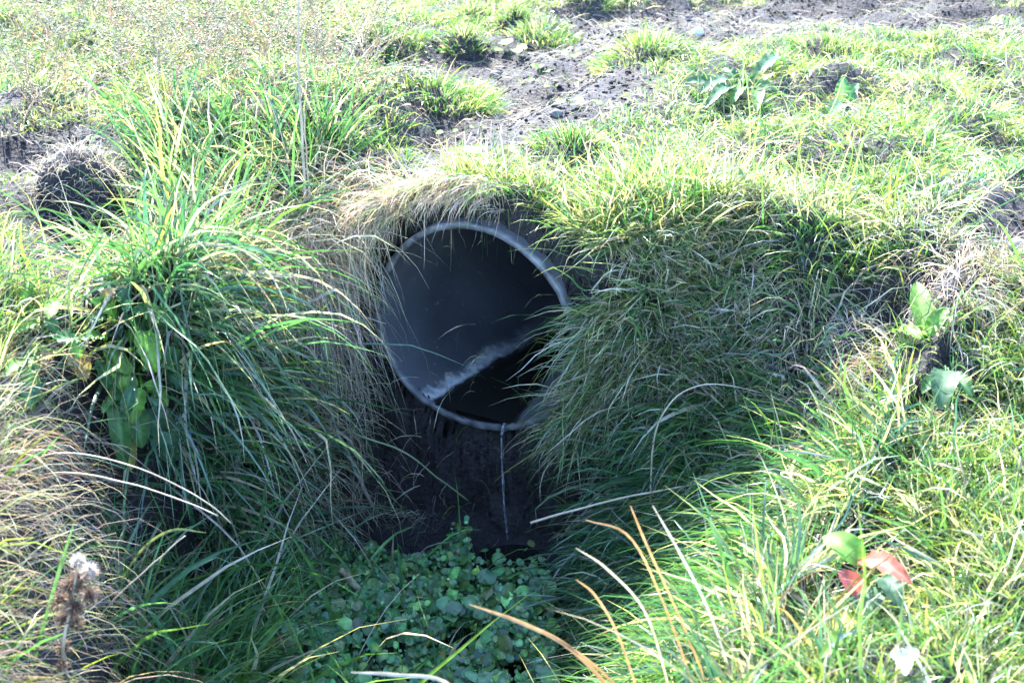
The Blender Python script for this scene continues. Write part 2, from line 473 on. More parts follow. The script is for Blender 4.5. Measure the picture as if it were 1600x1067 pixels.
def spline(pts, n=24):
    pts = np.asarray(pts, float)
    if len(pts) == 2: return pts[0] + (pts[1] - pts[0]) * np.linspace(0, 1, n)[:, None]
    p = np.concatenate([[2 * pts[0] - pts[1]], pts, [2 * pts[-1] - pts[-2]]])
    out = []; m = len(pts) - 1
    for s in np.linspace(0, m, n):
        i = min(int(s), m - 1); t = s - i
        a, b, c, d = p[i:i + 4]
        out.append(.5 * (2 * b + (c - a) * t + (2 * a - 5 * b + 4 * c - d) * t * t + (3 * b - a - 3 * c + d) * t ** 3))
    return np.array(out)

def merge(parts):
    V, F, o = [], [], 0
    for v, f in parts:
        V.append(v); F += [tuple(i + o for i in q) for q in f]; o += len(v)
    return np.concatenate(V), F

# falling stream
lip = chord(0.0, ZW)
def aty(px, py, y):
    d = FW + np.array([1., 0, 0]) * (px - 800) / FPX + UP * (533.5 - py) / FPX
    return CAM + d * (y - CAM[1]) / d[1]
def lp(u, w=.93):
    a, b = chord(max(u, 0), ZW); m = a * (1 - w) + b * w + AX * min(u, 0); return m
m0 = lp(-.012, .93)
sp = [lp(.012, .93) + [0, 0, -.002], lp(.0, .93) + [0, 0, -.004], m0 - [0, 0, .022], m0 - [0, 0, .06], m0 - [-.002, .004, .13], m0 - [-.004, .006, .20], m0 - [-.007, .008, .28], m0 - [-.014, .010, .352]]
c = spline(sp, 90); k = np.linspace(0, 1, 90)
c = c + np.stack([.0015 * np.sin(k * 9) * k, 0 * k, 0 * k], -1)
r = np.maximum(.0007, .0026 - .0006 * k + .0034 * (vnoise(k * 40, k * 0, seed=4) - .55))
r[:14] = np.linspace(.0015, .0028, 14); r = r * .62
st = empty("trickle", sp[-1], "thin clear trickle of water falling from the lip of the pipe", "water trickle")
tag(st, kind="thing")
c2 = c + np.stack([.0014 * np.sin(k * 30), .001 * np.cos(k * 23), 0 * k], -1)
V1, F1 = tube(c, r, 8); V2, F2 = tube(c2 + [.003, 0, 0], np.maximum(.0004, r * .5 * (vnoise(k * 22, k * 0 + 3, seed=14) > .45)), 6)
build("strand", V1, F1, M_FALL, parent=st); build("strand", V2, F2, M_FALL, parent=st)
# small pool at the foot of the headwall
pl = []
cx, cy = .1, -.16
t = np.linspace(0, 2 * PI, 40, endpoint=False)
rr = .075 + .03 * (vnoise(np.cos(t) * 2 + 5, np.sin(t) * 2 + 5, seed=9) - .5)
V = np.concatenate([[[cx, cy, -.607]], np.stack([cx + rr * 1.3 * np.cos(t), cy + rr * np.sin(t), np.full(40, -.607)], -1)])
F = [(0, 1 + i, 1 + (i + 1) % 40) for i in range(40)]
o = build("ditch_water", V, F, M_WATER); tag(o, "shallow dark water at the foot of the soil wall", None, None, "structure")

# ------------------------------------------------------------------ grass blades
def norm(v): return v / (np.linalg.norm(v, axis=-1, keepdims=True) + 1e-12)

def blades(root, d0, L, W, bend, cb, ct, nseg=4, fold=0.0, tipw=.04, lift=True, grav=(0, 0, -1), wig=.0, kink=.0):
    """curved tapering strips; bend = how strongly a blade turns to grav over its length"""
    n = len(root)
    g = np.asarray(grav, float)
    d = norm(d0)
    az = rng.uniform(0, 2 * PI, n)
    rv = np.stack([np.cos(az), np.sin(az), rng.normal(0, .25, n)], -1)
    P = [root]; D = [d]
    st = L / nseg
    p = root
    kk_ = np.where(rng.random(n) < kink, rng.integers(1, max(2, nseg), n), -1)
    kv = rng.normal(0, .9, (n, 3)) + np.array([0, 0, -.9])
    for k in range(nseg):
        d = np.where((kk_ == k)[:, None], d + kv, d)
        d = norm(d + g * (bend * (.5 + k) * 2 / nseg / nseg)[:, None] + (rng.normal(0, 1, (n, 3)) * wig if wig else 0))
        p = p + d * st[:, None]
        P.append(p); D.append(d)
    P = np.stack(P, 1); D = np.stack(D, 1)                       # n, m, 3
    if lift:
        h = H(P[:, 1:, 0], P[:, 1:, 1])
        low = (P[:, 1:, 2] < h + .006) & (h - root[:, None, 2] < .12)
        P[:, 1:, 2] = np.where(low, h + .006 + rng.uniform(0, .02, low.shape), P[:, 1:, 2])
    if lift:                                                     # nothing grows down through the soil into the pipe
        q = P[:, 1:]; u_ = q @ AX; r_ = np.hypot(q @ E1, q @ E2)
        bad = (u_ > .0) & (u_ < 1.5) & (r_ < .31)
        h2 = np.maximum(h, .34) + .004
        P[:, 1:, 2] = np.where(bad & (root[:, None, 2] > .2), np.maximum(q[..., 2], h2), P[:, 1:, 2])
        dead = (bad & (root[:, None, 2] <= .2)).any(1)
        P[dead] = P[dead, :1]
    Wd = norm(np.cross(D, np.broadcast_to(rv[:, None], D.shape)))
    t = np.linspace(0, 1, nseg + 1)
    prof = np.maximum(tipw, (1 - t ** 2.4) * (.75 + .5 * t * (1 - t) * 2))
    half = (W[:, None] * .5 * prof[None])[..., None]
    a = P - Wd * half; b = P + Wd * half
    if fold:
        Nn = np.cross(Wd, D); mid = P - Nn * half * fold
        V = np.stack([a, mid, b], 2); q = 3
    else:
        V = np.stack([a, b], 2); q = 2
    m = nseg + 1
    C = cb[:, None, :] * (1 - t)[None, :, None] + ct[:, None, :] * t[None, :, None]
    C = np.repeat(C[:, :, None, :], q, 2)
    base = (np.arange(n) * m * q)[:, None, None]
    kk = (np.arange(nseg) * q)[None, :, None]
    jj = np.arange(q - 1)[None, None, :]
    i0 = base + kk + jj
    F = np.stack([i0, i0 + 1, i0 + q + 1, i0 + q], -1).reshape(-1, 4)
    return V.reshape(-1, 3), F, C.reshape(-1, 3)

def join(lst):
    V, F, C, o = [], [], [], 0
    for v, f, c in lst:
        V.append(v); F.append(f + o); C.append(c); o += len(v)
    return np.concatenate(V), np.concatenate(F), np.concatenate(C)

LUSH = np.array([.046, .122, .062]); FRESH = np.array([.078, .175, .060]); YEL = np.array([.150, .205, .065])
BLUEG = np.array([.056, .130, .090]); STRAW = np.array([.42, .37, .27]); GREY = np.array([.37, .345, .32]); ORANGE = np.array([.36, .22, .10])
def pick(n, opts, w):
    w = np.array(w, float); w /= w.sum()
    return np.array(opts)[rng.choice(len(opts), n, p=w)]
def jit(c, s=.18, h=.08):
    n = len(c)
    return np.clip(c * np.exp(rng.normal(0, s, (n, 1))) * np.exp(rng.normal(0, h, (n, 3))), .004, .8)

def tufts(cen, nb, spread, L, W, up=.8, lean=.6, leandir=None, leank=0.0, bend=.7, opts=(LUSH, FRESH, YEL), w=(1, 1, 1), dry=.15,
          tipdry=.15, Lvar=.35, nseg=4, fold=0.35, normk=.4, snap=True, wig=0.07, kink=.16):
    """cen (n,3); nb blades each; L, W per tuft arrays"""
    n = len(cen)
    L = np.broadcast_to(L, (n,)); W = np.broadcast_to(W, (n,)); spread = np.broadcast_to(spread, (n,))
    nb = np.broadcast_to(nb, (n,)).astype(int)
    idx = np.repeat(np.arange(n), nb); m = len(idx)
    ang = rng.uniform(0, 2 * PI, m); rad = np.sqrt(rng.uniform(0, 1, m))
    off = np.stack([np.cos(ang), np.sin(ang), 0 * ang], -1) * (rad * spread[idx])[:, None]
    root = cen[idx] + off
    if snap: root[:, 2] = H(root[:, 0], root[:, 1]) - .004
    gx, gy = grad(cen[:, 0], cen[:, 1], .03)
    N = norm(np.stack([-gx, -gy, np.ones_like(gx)], -1))
    down = np.stack([-gx, -gy, 0 * gx], -1); sl = np.clip(np.hypot(gx, gy), 0, 1.5)[:, None]
    down = norm(down) * np.clip(sl, 0, 1)
    out = np.stack([np.cos(ang), np.sin(ang), 0 * ang], -1) * (rad * lean)[:, None]
    d = np.array([0, 0, 1.]) * up + N[idx] * normk + out + rng.normal(0, .17, (m, 3)) + down[idx] * .35
    if leandir is not None:
        ld = np.broadcast_to(np.asarray(leandir, float), (n, 3)); d = d + ld[idx] * leank
    LL = L[idx] * np.clip(1 + rng.normal(0, Lvar, m), .3, 1.8)
    WW = W[idx] * np.exp(rng.normal(0, .25, m))
    bd = bend * np.exp(rng.normal(0, .5, m))
    cb = jit(pick(n, opts, w), .15, .06)[idx]; cb = jit(cb, .2, .07)
    ct = cb * np.array([1.25, 1.15, .9])
    isdry = rng.random(m) < dry
    dc = jit(pick(m, (STRAW, GREY), (2, 1)), .25, .05)
    cb = np.where(isdry[:, None], dc, cb); ct = np.where(isdry[:, None], dc * 1.1, ct)
    td = rng.random(m) < tipdry
    ct = np.where(td[:, None], jit(pick(m, (STRAW, YEL, ORANGE), (3, 3, .5))), ct)
    return blades(root, d, LL, WW, bd, np.clip(cb, .005, .7), np.clip(ct, .005, .7), nseg, fold, wig=wig, kink=kink)

def scatter(n, box, dens=None, margin=True, kmin=0.0):
    x = rng.uniform(box[0], box[1], n); y = rng.uniform(box[2], box[3], n)
    if dens is not None:
        k = rng.random(n) < dens(x, y) * np.maximum(kmin, kfac(x, y)); x, y = x[k], y[k]
    z = H(x, y); P = np.stack([x, y, z], -1)
    return P[inview(P)] if margin else P

KEEP = []
def keep(px, py, r):
    p = at(px, py); KEEP.append((p[0], p[1], r)); return p
def kfac(x, y):
    k = np.ones(np.shape(x))
    for a, b, r in KEEP: k = np.minimum(k, sstep(.5 * r, 1.1 * r, np.hypot(x - a, y - b)))
    return .12 + .88 * k

def region(x, y):
    dt, it = poly_d(x, y, TOP); df, inf = poly_d(x, y, FOOT)
    return dt, it, df, inf
def pipeclear(P, r=.02):
    """keep roots off the pipe mouth"""
    u = P @ AX; rr = np.hypot(P @ E1, P @ E2)
    return ~((rr < .33 + r) & (u < .10) & (u > -.6))

# places kept open for broad leaved plants, the thistle and the seedlings
for q in [(215, 590, .17), (200, 510, .16), (240, 690, .14), (150, 480, .12), (60, 560, .12), (1160, 130, .11), (1205, 125, .09), (1360, 920, .15), (1320, 870, .12), (1400, 1030, .10), (1370, 1000, .12),
          (1470, 620, .12), (1440, 510, .09), (120, 355, .26), (1335, 545, .09), (700, 215, .06), (750, 250, .10), (115, 960, .11), (108, 1040, .12), (1318, 160, .09)]: keep(*q)

# --- turf on the level ground: short tufts, clumped
def d_lawn(x, y):
    dt, it, df, inf = region(x, y)
    dm = dirtmask(x, y)
    cl = sstep(.25, .6, fbm(x * 5, y * 5, seed=40, oct=3))
    return np.where(it, 0, 1) * sstep(-.02, .07, dm) * (.3 + .7 * cl)
lst = []
c = scatter(21000, (-2.6, 3.2, -1.9, 3.6), d_lawn); c = c[pipeclear(c)]
n = len(c); q = fbm(c[:, 0] * 2.2, c[:, 1] * 2.2, seed=41, oct=3)
for lo, hi, opts, w, dry in ((0, .46, (FRESH, YEL, LUSH), (2, 2, 1), .2), (.46, .56, (FRESH, LUSH, YEL), (2, 1.5, 1), .3), (.56, 1.1, (YEL, FRESH, BLUEG), (2, 2, 1), .42)):
    s = (q >= lo) & (q < hi); cc = c[s]
    lst.append(tufts(cc, rng.integers(8, 18, len(cc)), .042, (.045 + .035 * rng.random(len(cc))) * (.45 + .55 * sstep(0, .3, dirtmask(cc[:, 0], cc[:, 1]))), .0036, .38, .9, (0, -1, 0), .2, .8, opts, w, dry, .25, nseg=3, fold=0))
o = build("turf_grass", *[lst_ for lst_ in (lambda j: (j[0], j[1], M_GRASS, j[2]))(join(lst))]); tag(o, "short sunlit green turf on the level ground above the ditch", None, None, "stuff")
print("turf", n)

# --- longer flattened grass on the right bank top and slope
def d_right(x, y):
    dt, it, df, inf = region(x, y)
    dm = dirtmask(x, y)
    a = np.where(it & ~inf, 1.0, np.where(it, 0, np.exp(-dt / np.where(y < -.4, .10, .35))))
    return a * sstep(.22, .34, x + .1 * (y < -.3)) * sstep(-.03, .05, dm) * (y < .9) * (.12 + .88 * sstep(.36, .58, fbm(x * 6, y * 6, seed=44, oct=2)))
c = scatter(5200, (.2, 2.6, -2.0, .9), d_right); c = c[pipeclear(c, .04)]
n = len(c)
hi = c[:, 2] > .12
lst = []
cc = c[hi]
nearb = np.where(cc[:, 1] < -.4, .72, 1) * (.45 + .55 * sstep(0, .35, dirtmask(cc[:, 0], cc[:, 1])))
lst.append(tufts(cc, rng.integers(10, 22, len(cc)), .04, (.060 + .05 * rng.random(len(cc))) * nearb, .0040, .6, .9, (-.25, -1, 0), .25, 1.0, (FRESH, YEL, LUSH), (2, 1, 1.4), .22, .15, nseg=4))
cc = cc[rng.random(len(cc)) < .35]
nearb = np.where(cc[:, 1] < -.4, .72, 1) * (.45 + .55 * sstep(0, .35, dirtmask(cc[:, 0], cc[:, 1])))
lst.append(tufts(cc, rng.integers(5, 11, len(cc)), .06, nearb * .08 + .04 * rng.random(len(cc)), .0068, .25, 1.5, (0, -1, 0), .25, .8, (FRESH, LUSH, BLUEG), (2, 1, 2), .2, .1, nseg=5, fold=.25, wig=.10))
cc = c[~hi]
cc = cc[(cc[:, 0] > .42 + .12 * (cc[:, 2] < -.35)) | (cc[:, 1] < -.45)]
lst.append(tufts(cc, rng.integers(8, 17, len(cc)), .045, .10 + .09 * rng.random(len(cc)), .0056, .8, 1.4, (-.3, -.5, 0), .10, .45, (LUSH, BLUEG, FRESH), (2, 2, 1.6), .3, .12, nseg=5, wig=.15, kink=.35))
dt_, it_, _, _ = region(c[:, 0], c[:, 1])
cc = c[(dt_ < .16) & (c[:, 1] > -.4) & (c[:, 2] > 0)]; cc = cc[rng.random(len(cc)) < .5]
lst.append(tufts(cc, rng.integers(2, 5, len(cc)), .05, .14 + .08 * rng.random(len(cc)), .0048, 1.2, .6, (-.1, -.4, 0), .3, .5, (FRESH, YEL), (1, 1), .2, .3, nseg=5, kink=.25))
cc = c[(c[:, 1] < -.4)]
lst.append(tufts(cc, rng.integers(5, 10, len(cc)), .05, .045 + .04 * rng.random(len(cc)), .0036, .6, .9, (0, -.4, 0), .2, .7, (YEL, FRESH), (1.6, 1), .2, .2, nseg=4))
j = join(lst); o = build("right_bank_grass", j[0], j[1], M_GRASS, j[2]); tag(o, "dense grass spilling down the right bank into the shaded ditch", None, None, "stuff")
print("right", n)

# --- long lush grass on the left bank
def d_left(x, y):
    dt, it, df, inf = region(x, y)
    a = np.where(it & ~inf, 1.0, np.where(it, 0, np.exp(-dt / .25)))
    px, py, z = proj(np.stack([x, y, H(x, y)], -1))
    return a * (x < -.3 - .2 * sstep(-.25, -.05, y)) * (y > -.9) * (y < .28) * sstep(90, 260, px) * sstep(.28, .1, y) * (.35 + .65 * sstep(.35, .6, fbm(x * 4, y * 4, seed=60, oct=2)))
c = scatter(2200, (-1.5, -.3, -1.0, 1.0), d_left); c = c[pipeclear(c, .05)]
n = len(c)
j = tufts(c, rng.integers(6, 14, n), .05, (.15 + .11 * rng.random(n)) * (1 - .45 * sstep(-.72, -.55, c[:, 0]) * (c[:, 1] > -.3)), .0066, .75, .8, (0, -.5, 0), .3, 1.1, (LUSH, BLUEG, FRESH), (2, 1.5, 1.5), .16, .15, nseg=6, fold=.3)
o = build("left_bank_grass", j[0], j[1], M_GRASS, j[2]); tag(o, "long lush blades covering the shaded left bank", None, None, "stuff")
print("left", n)

# --- grey straw thatch hanging over the lips
def d_thatch(x, y):
    dt, it, df, inf = region(x, y)
    a = np.where(it & ~inf, .8, np.where(it, 0, np.exp(-dt / .10)))
    w = np.where((x < -.2) & (y > -.2) & (y < .4), 1.0, 0)                       # beside the pipe
    w = np.maximum(w, np.where((x < -.5) & (y < -.62), .75 * sstep(.30, .12, dt + .0 * x) , 0))                  # left foreground tussock
    w = np.maximum(w, np.where((x > .40) & (y > -.5), .75, 0) * sstep(.35, .55, fbm(x * 8, y * 8, seed=77, oct=2)) * 1.3)                    # right slope
    w = np.maximum(w, np.where((x < .1) & (y > .05) & (dt < .12), .8, 0))
    w = np.maximum(w, np.where((x > .1), .15, 0))
    return a * w
c = scatter(9000, (-1.4, 1.4, -1.9, .5), d_thatch, kmin=.5); c = c[pipeclear(c, .03)]
n = len(c)
fg = (c[:, 1] < -.6) & (c[:, 0] < 0)
j = tufts(c, rng.integers(10, 20, n), .03, (.13 + .11 * rng.random(n)) * np.where(fg, .72, 1) * np.where(c[:, 0] > -.2, .6, 1), .0023, .35, .9, np.where(fg[:, None], [.5, -.1, 0], [.1, -.75, 0]), .5, np.where(np.repeat(fg, 1), 1.2, 1.9).mean() * 1.0, (STRAW, GREY), (1, 1.6), 0, 0, nseg=5, wig=.12, kink=.35)
fg_shade = np.where((j[0][:, 0] < -.4) & (j[0][:, 1] < -.5), .68, 1.0)[:, None]; j = (j[0], j[1], j[2] * fg_shade)  # near left straw darkened: the bank's shade is put into its colour
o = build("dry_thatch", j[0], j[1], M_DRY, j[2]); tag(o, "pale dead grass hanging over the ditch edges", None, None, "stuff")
print("thatch", n)

# --- sunlit grass on top of the left foreground bank
def d_lfg(x, y):
    dt, it, df, inf = region(x, y)
    return np.where(it, .5 * (dt < .14), np.exp(-dt / .3)) * (x < -.5) * (y < -.45)
c = scatter(2400, (-1.5, -.4, -1.9, -.4), d_lfg); px, py, _ = proj(c)
c = c[(rng.random(len(c)) < .3) | ~((px < 250) & (py > 620) & (py < 930))]; n = len(c)
j = tufts(c, rng.integers(5, 11, n), .045, .11 + .07 * rng.random(n), .0042, .8, .8, (.2, -.2, 0), .3, .8, (FRESH, YEL, LUSH), (2, 1.3, 1), .3, .25, nseg=5)
o = build("left_near_grass", j[0], j[1], M_GRASS, j[2]); tag(o, "green grass mixed with straw on the near left bank", None, None, "stuff")

# --- lush shaded grass pouring down the gully side of the near right bank, and bright turf on its shoulder
def d_gully(x, y):
    dt, it, df, inf = region(x, y); z = H(x, y)
    return np.where(it & ~inf, 1., 0) * (x > .31) * (y < -.22) * (y > -1.3) * (z < -.06)
c = scatter(2300, (.2, 1.2, -1.3, -.2), d_gully); n = len(c)
lst = [tufts(c, rng.integers(6, 11, n), .05, .12 + .08 * rng.random(n), .0062, .4, .7, (-1, -.25, 0), .7, 1.4, (LUSH, BLUEG, FRESH), (2, 2, 1), .08, .08, nseg=6, fold=.3)]
def d_should(x, y):
    dt, it, df, inf = region(x, y)
    return np.where(it, .6 * (dt < .15) * (df > .1), 1.) * (x > .25) * (y < -.42)
c = scatter(4200, (.25, 1.9, -2.0, -.4), d_should); n = len(c)
lst.append(tufts(c, rng.integers(7, 13, n), .045, .05 + .045 * rng.random(n), .0038, .6, .9, (-.1, -.2, 0), .2, .8, (YEL, FRESH, LUSH), (2, 1.6, .4), .2, .2, nseg=4))
q = [at(rng.uniform(900, 1260), rng.uniform(930, 1150)) for _ in range(46)]; c = np.array(q); n = len(c)
lst.append(tufts(c, rng.integers(2, 5, n), .04, .15 + .10 * rng.random(n), .0036, 1.2, .5, (-.35, 0, 0), .35, .5, (YEL, ORANGE, FRESH, STRAW), (2, 1.3, 1.5, 1), .1, .5, nseg=6, kink=.2))
j = join(lst); o = build("near_bank_grass", j[0], j[1], M_GRASS, j[2]); tag(o, "bright turf on the near right shoulder and lush blades pouring into the gully", None, None, "stuff")
print("gully", n)

# --- tufts rooted in the soil face round the pipe: green and straw on its right, grey straw on its left
n = 300; t = rng.uniform(-.85, .45, n); r = rng.uniform(.335, .50, n)
c = r[:, None] * (np.cos(t)[:, None] * E1 + np.sin(t)[:, None] * E2) + AX * .035
j1 = tufts(c, rng.integers(5, 9, n), .02, .07 + .07 * rng.random(n), .0036, .3, .8, -AX * .5 - E1 * .38, .75, .8, (LUSH, FRESH, YEL), (2, 2, 1), .5, .15, nseg=5, snap=False, kink=.4, wig=.17)
n = 120; t = rng.uniform(-.75, .36, n); r = rng.uniform(.335, .41, n)
c = r[:, None] * (np.cos(t)[:, None] * E1 + np.sin(t)[:, None] * E2) + AX * .02
j1 = join([j1, tufts(c, rng.integers(5, 10, n), .02, .10 + .08 * rng.random(n), .0032, .3, .6, -AX * .6 - E1 * .75, .9, .9, (LUSH, FRESH, YEL), (2, 2, 1), .5, .15, nseg=6, snap=False, kink=.4, wig=.15)])
o = build("rim_grass", j1[0], j1[1], M_GRASS, j1[2]); tag(o, "green and straw coloured grass hanging over the right rim of the pipe", None, None, "stuff")
n = 300; w = rng.random(n)
x = -.60 + .27 * w + rng.normal(0, .02, n); y = .10 + .13 * w + rng.normal(0, .03, n)
c = np.stack([x, y, np.minimum(H(x, y), .34) - rng.uniform(0, .12, n)], -1)
j0 = tufts(c, rng.integers(8, 13, n), .025, .15 + .16 * rng.random(n), .0025, .1, .7, (0, -.8, 0), .9, 1.8, (GREY, STRAW), (2, 1), 0, 0, nseg=6, snap=False, kink=.35, wig=.1)
n = 210; t = rng.uniform(1.35, 2.85, n); r = rng.uniform(.345, .42, n)
c = r[:, None] * (np.cos(t)[:, None] * E1 + np.sin(t)[:, None] * E2) + AX * .03
j1 = join([j0, tufts(c, rng.integers(5, 10, n), .02, (.04 + .045 * rng.random(n)) * (1 + .8 * (t > 2.1)), .0023, .2, 1.2, -AX * .5 - E1 * .25, .8, 1.4, (GREY, STRAW, FRESH), (3, 2, .5), 0, 0, nseg=5, snap=False, kink=.4, wig=.14)])
o = build("hanging_straw", j1[0], j1[1], M_DRY, j1[2]); tag(o, "grey dead straw hanging down beside the left rim of the pipe", None, None, "stuff")

# --- lush upright blades in the hollow behind the left bank
c = np.array([at(rng.uniform(215, 520), rng.uniform(190, 340)) for _ in range(150)]); c = c[~region(c[:, 0], c[:, 1])[3]]; n = len(c)
j = tufts(c, rng.integers(3, 8, n), .06, .10 + .13 * rng.random(n), .0064, .95, .8, (.1, -.3, 0), .3, .8, (LUSH, BLUEG, FRESH), (2, 1.5, 1.2), .18, .2, nseg=6)
o = build("hollow_grass", j[0], j[1], M_GRASS, j[2]); tag(o, "lush upright blades in the hollow behind the left bank", None, None, "stuff")

# --- upright grass on the ditch floor
def d_floor(x, y):
    dt, it, df, inf = region(x, y)
    px, py, z = proj(np.stack([x, y, H(x, y)], -1))
    return (.06 + .94 * sstep(470, 330, px)) * np.where(it, 1, 0) * (y < -.12) * (x < -.05 - .2 * (y > -.3)) * (y > -1.0) * np.where(x < -.5, .8, .10) * (H(x, y) < -.3)
c = scatter(2600, (-.9, .1, -1.0, 0), d_floor)
n = len(c)
j = tufts(c, rng.integers(3, 7, n), .03, .22 + .14 * rng.random(n), .0085, 1.0, .8, (.15, -.2, 0), .3, .7, (LUSH * 1.4, BLUEG * 1.3, FRESH * 1.3), (2, 1, 2), .08, .08, nseg=6, fold=.3)
o = build("ditch_grass", j[0], j[1], M_GRASS, j[2]); tag(o, "broad bladed grass growing on the shaded ditch floor", None, None, "stuff")
print("floor", n)


# --- grass crowding the right edge of the pipe
px_ = rng.uniform(880, 1010, 150); py_ = rng.uniform(400, 660, 150)
def d_edge(x, y):
    dt, it, df, inf = region(x, y)
    return np.where((x > .27) & (x < .65) & (y > -.28) & (y < .06) & (H(x, y) > -.12), 1., 0) * ~inf
c = scatter(1000, (.2, .65, -.32, .08), d_edge); n = len(c)
lst = [tufts(c, rng.integers(6, 12, n), .035, .09 + .08 * rng.random(n), .0044, .8, 1.5, (-.2, -.5, 0), .1, .5, (LUSH, FRESH, YEL), (2, 2, 1), .40, .2, nseg=5, wig=.16, kink=.4)]
c = scatter(620, (-.05, .5, -.2, .16), lambda x, y: np.where(np.abs((x * AX[0] + y * AX[1]) - .08) < .06, 1., 0)); c = c[pipeclear(c, 0)]; n = len(c)
lst.append(tufts(c, rng.integers(5, 10, n), .025, .06 + .05 * rng.random(n), .0034, .8, .9, (0, -.5, 0), .3, .7, (FRESH, YEL), (1, 1), .35, .2, nseg=4))
j = join(lst); o = build("pipe_side_grass", j[0], j[1], M_GRASS, j[2]); tag(o, "mixed green and dry grass crowding the right edge of the pipe", None, None, "stuff")

# --- straw litter and crumbs lying on the bare soil
def d_lit(x, y):
    dt, it, df, inf = region(x, y)
    return np.where(it, 0, 1.) * (.25 + .75 * sstep(.45, .62, fbm(x * 5, y * 5, seed=71, oct=3)))
c = scatter(42000, (-2.6, 3.0, -1.9, 3.6), d_lit); n = len(c)
c[:, 2] += .004 + .035 * rng.random(n) ** 2 * sstep(0, .08, dirtmask(c[:, 0], c[:, 1]))
a = rng.uniform(0, 2 * PI, n)
cc = jit(pick(n, (STRAW, GREY, YEL), (2, 2, 1)), .3, .05)
j = blades(c, np.stack([np.cos(a), np.sin(a), rng.normal(.12, .2, n)], -1), rng.uniform(.03, .11, n), rng.uniform(.0012, .0026, n), rng.uniform(.05, .5, n), cc, cc, 3, wig=.12)
o = build("straw_litter", j[0], j[1], M_DRY, j[2]); tag(o, "scraps of dead straw littering the ground", None, None, "stuff")

ICO = None
def ico():
    global ICO
    if ICO is None:
        b = bmesh.new(); bmesh.ops.create_icosphere(b, subdivisions=1, radius=1)
        ICO = (np.array([v.co[:] for v in b.verts]), np.array([[v.index for v in f.verts] for f in b.faces])); b.free()
    return ICO
def crumbs(P, R):
    v, f = ico(); n = len(P)
    sc = R[:, None, None] * (1 + rng.normal(0, .22, (n, len(v), 1))) * np.stack([rng.uniform(.7, 1.3, n), rng.uniform(.7, 1.3, n), rng.uniform(.5, .9, n)], -1)[:, None]
    V = P[:, None] + v[None] * sc
    F = f[None] + (np.arange(n) * len(v))[:, None, None]
    return V.reshape(-1, 3), F.reshape(-1, 3)
def d_crumb(x, y):
    dt, it, df, inf = region(x, y)
    return np.where(it, 0, 1.) * sstep(.06, -.03, dirtmask(x, y))
c = scatter(60000, (-2.6, 3.0, -.3, 3.6), d_crumb); n = len(c)
R = .0020 + .0065 * rng.random(n) ** 5; c[:, 2] += R * .3
c1 = scatter(3000, (-.5, .5, -.45, .2), lambda x, y: np.where(region(x, y)[1], 1., 0)); c1 = c1[pipeclear(c1)]
R1 = .002 + .006 * rng.random(len(c1)) ** 4
V, F = crumbs(np.concatenate([c, c1]), np.concatenate([R, R1]))
o = build("soil_crumbs", V, F, M_SOIL, smooth=False); tag(o, "loose crumbs of dark soil on the bare ground", None, None, "stuff")

# ------------------------------------------------------------------ leaves
def leaf(base, tip, W, arch=.15, wave=.0, shape='dock', cup=.15, side=None, col=LUSH, tipcol=None, nu=14, nv=6, freq=5, rib=1.5):
    """one broad leaf from base to tip; returns V,F(quads),C"""
    base = np.asarray(base, float); tip = np.asarray(tip, float)
    ax = tip - base; Ln = np.linalg.norm(ax)
    upv = norm(CAM - base) * .5 + np.array([0, 0, .7]) if side is None else np.asarray(side, float)
    sv = np.cross(ax, upv); sv /= np.linalg.norm(sv); nv_ = np.cross(sv, ax); nv_ /= np.linalg.norm(nv_)
    u = np.linspace(0, 1, nu + 1); v = np.linspace(-1, 1, nv + 1)
    if shape == 'dock': pw = np.interp(u, [0, .05, .2, .4, .6, .8, .93, 1], [.08, .45, .85, 1, .92, .66, .34, .03])
    elif shape == 'round': pw = np.interp(u, [0, .08, .3, .5, .7, .88, .96, 1], [.1, .6, .97, 1, .93, .66, .36, .05])
    else: pw = np.interp(u, [0, .1, .35, .6, .85, 1], [.3, .7, 1, .85, .4, .02])
    cen = base + ax * u[:, None] + nv_ * (arch * Ln * 4 * u * (1 - u))[:, None]
    ph = rng.uniform(0, 6)
    P = cen[:, None] + sv * (v[None, :] * pw[:, None] * W / 2)[..., None]
    k = np.abs(v)[None, :] ** 1.3 * cup * W * pw[:, None] + wave * W * (np.abs(v)[None, :] ** 2) * np.sin(u[:, None] * freq * 2 * PI + ph + 1.3 * (v[None, :] > 0)) * np.minimum(1, 4 * (1 - u[:, None]))
    k = k + W * .05 * (fbm(u[:, None] * 6 + ph + 0 * v, v[None] * 3 + 0 * u[:, None], seed=8, oct=2) - .5)
    P = P + nv_ * k[..., None]
    C = np.broadcast_to(np.asarray(col), (nu + 1, nv + 1, 3)).copy()
    if tipcol is not None: C = C * (1 - u[:, None, None]) + np.asarray(tipcol) * u[:, None, None]
    C *= (.75 + .5 * fbm(u[:, None] * 5 + ph + 0 * v, v[None] * 2 + ph + 0 * u[:, None], seed=12, oct=3))[..., None]
    C[:, nv // 2] = C[:, nv // 2] * rib + .02
    i = (np.arange(nu)[:, None] * (nv + 1) + np.arange(nv)[None]).ravel()
    F = np.stack([i, i + 1, i + nv + 2, i + nv + 1], -1)
    return P.reshape(-1, 3), F, np.clip(C.reshape(-1, 3), .004, .8)

def stemq(P, R, col, n=6):
    V, F = tube(P, R, n, False)
    return V, np.array(F), np.broadcast_to(np.asarray(col), V.shape)

def toward(p, d): return p + norm(CAM - p) * d

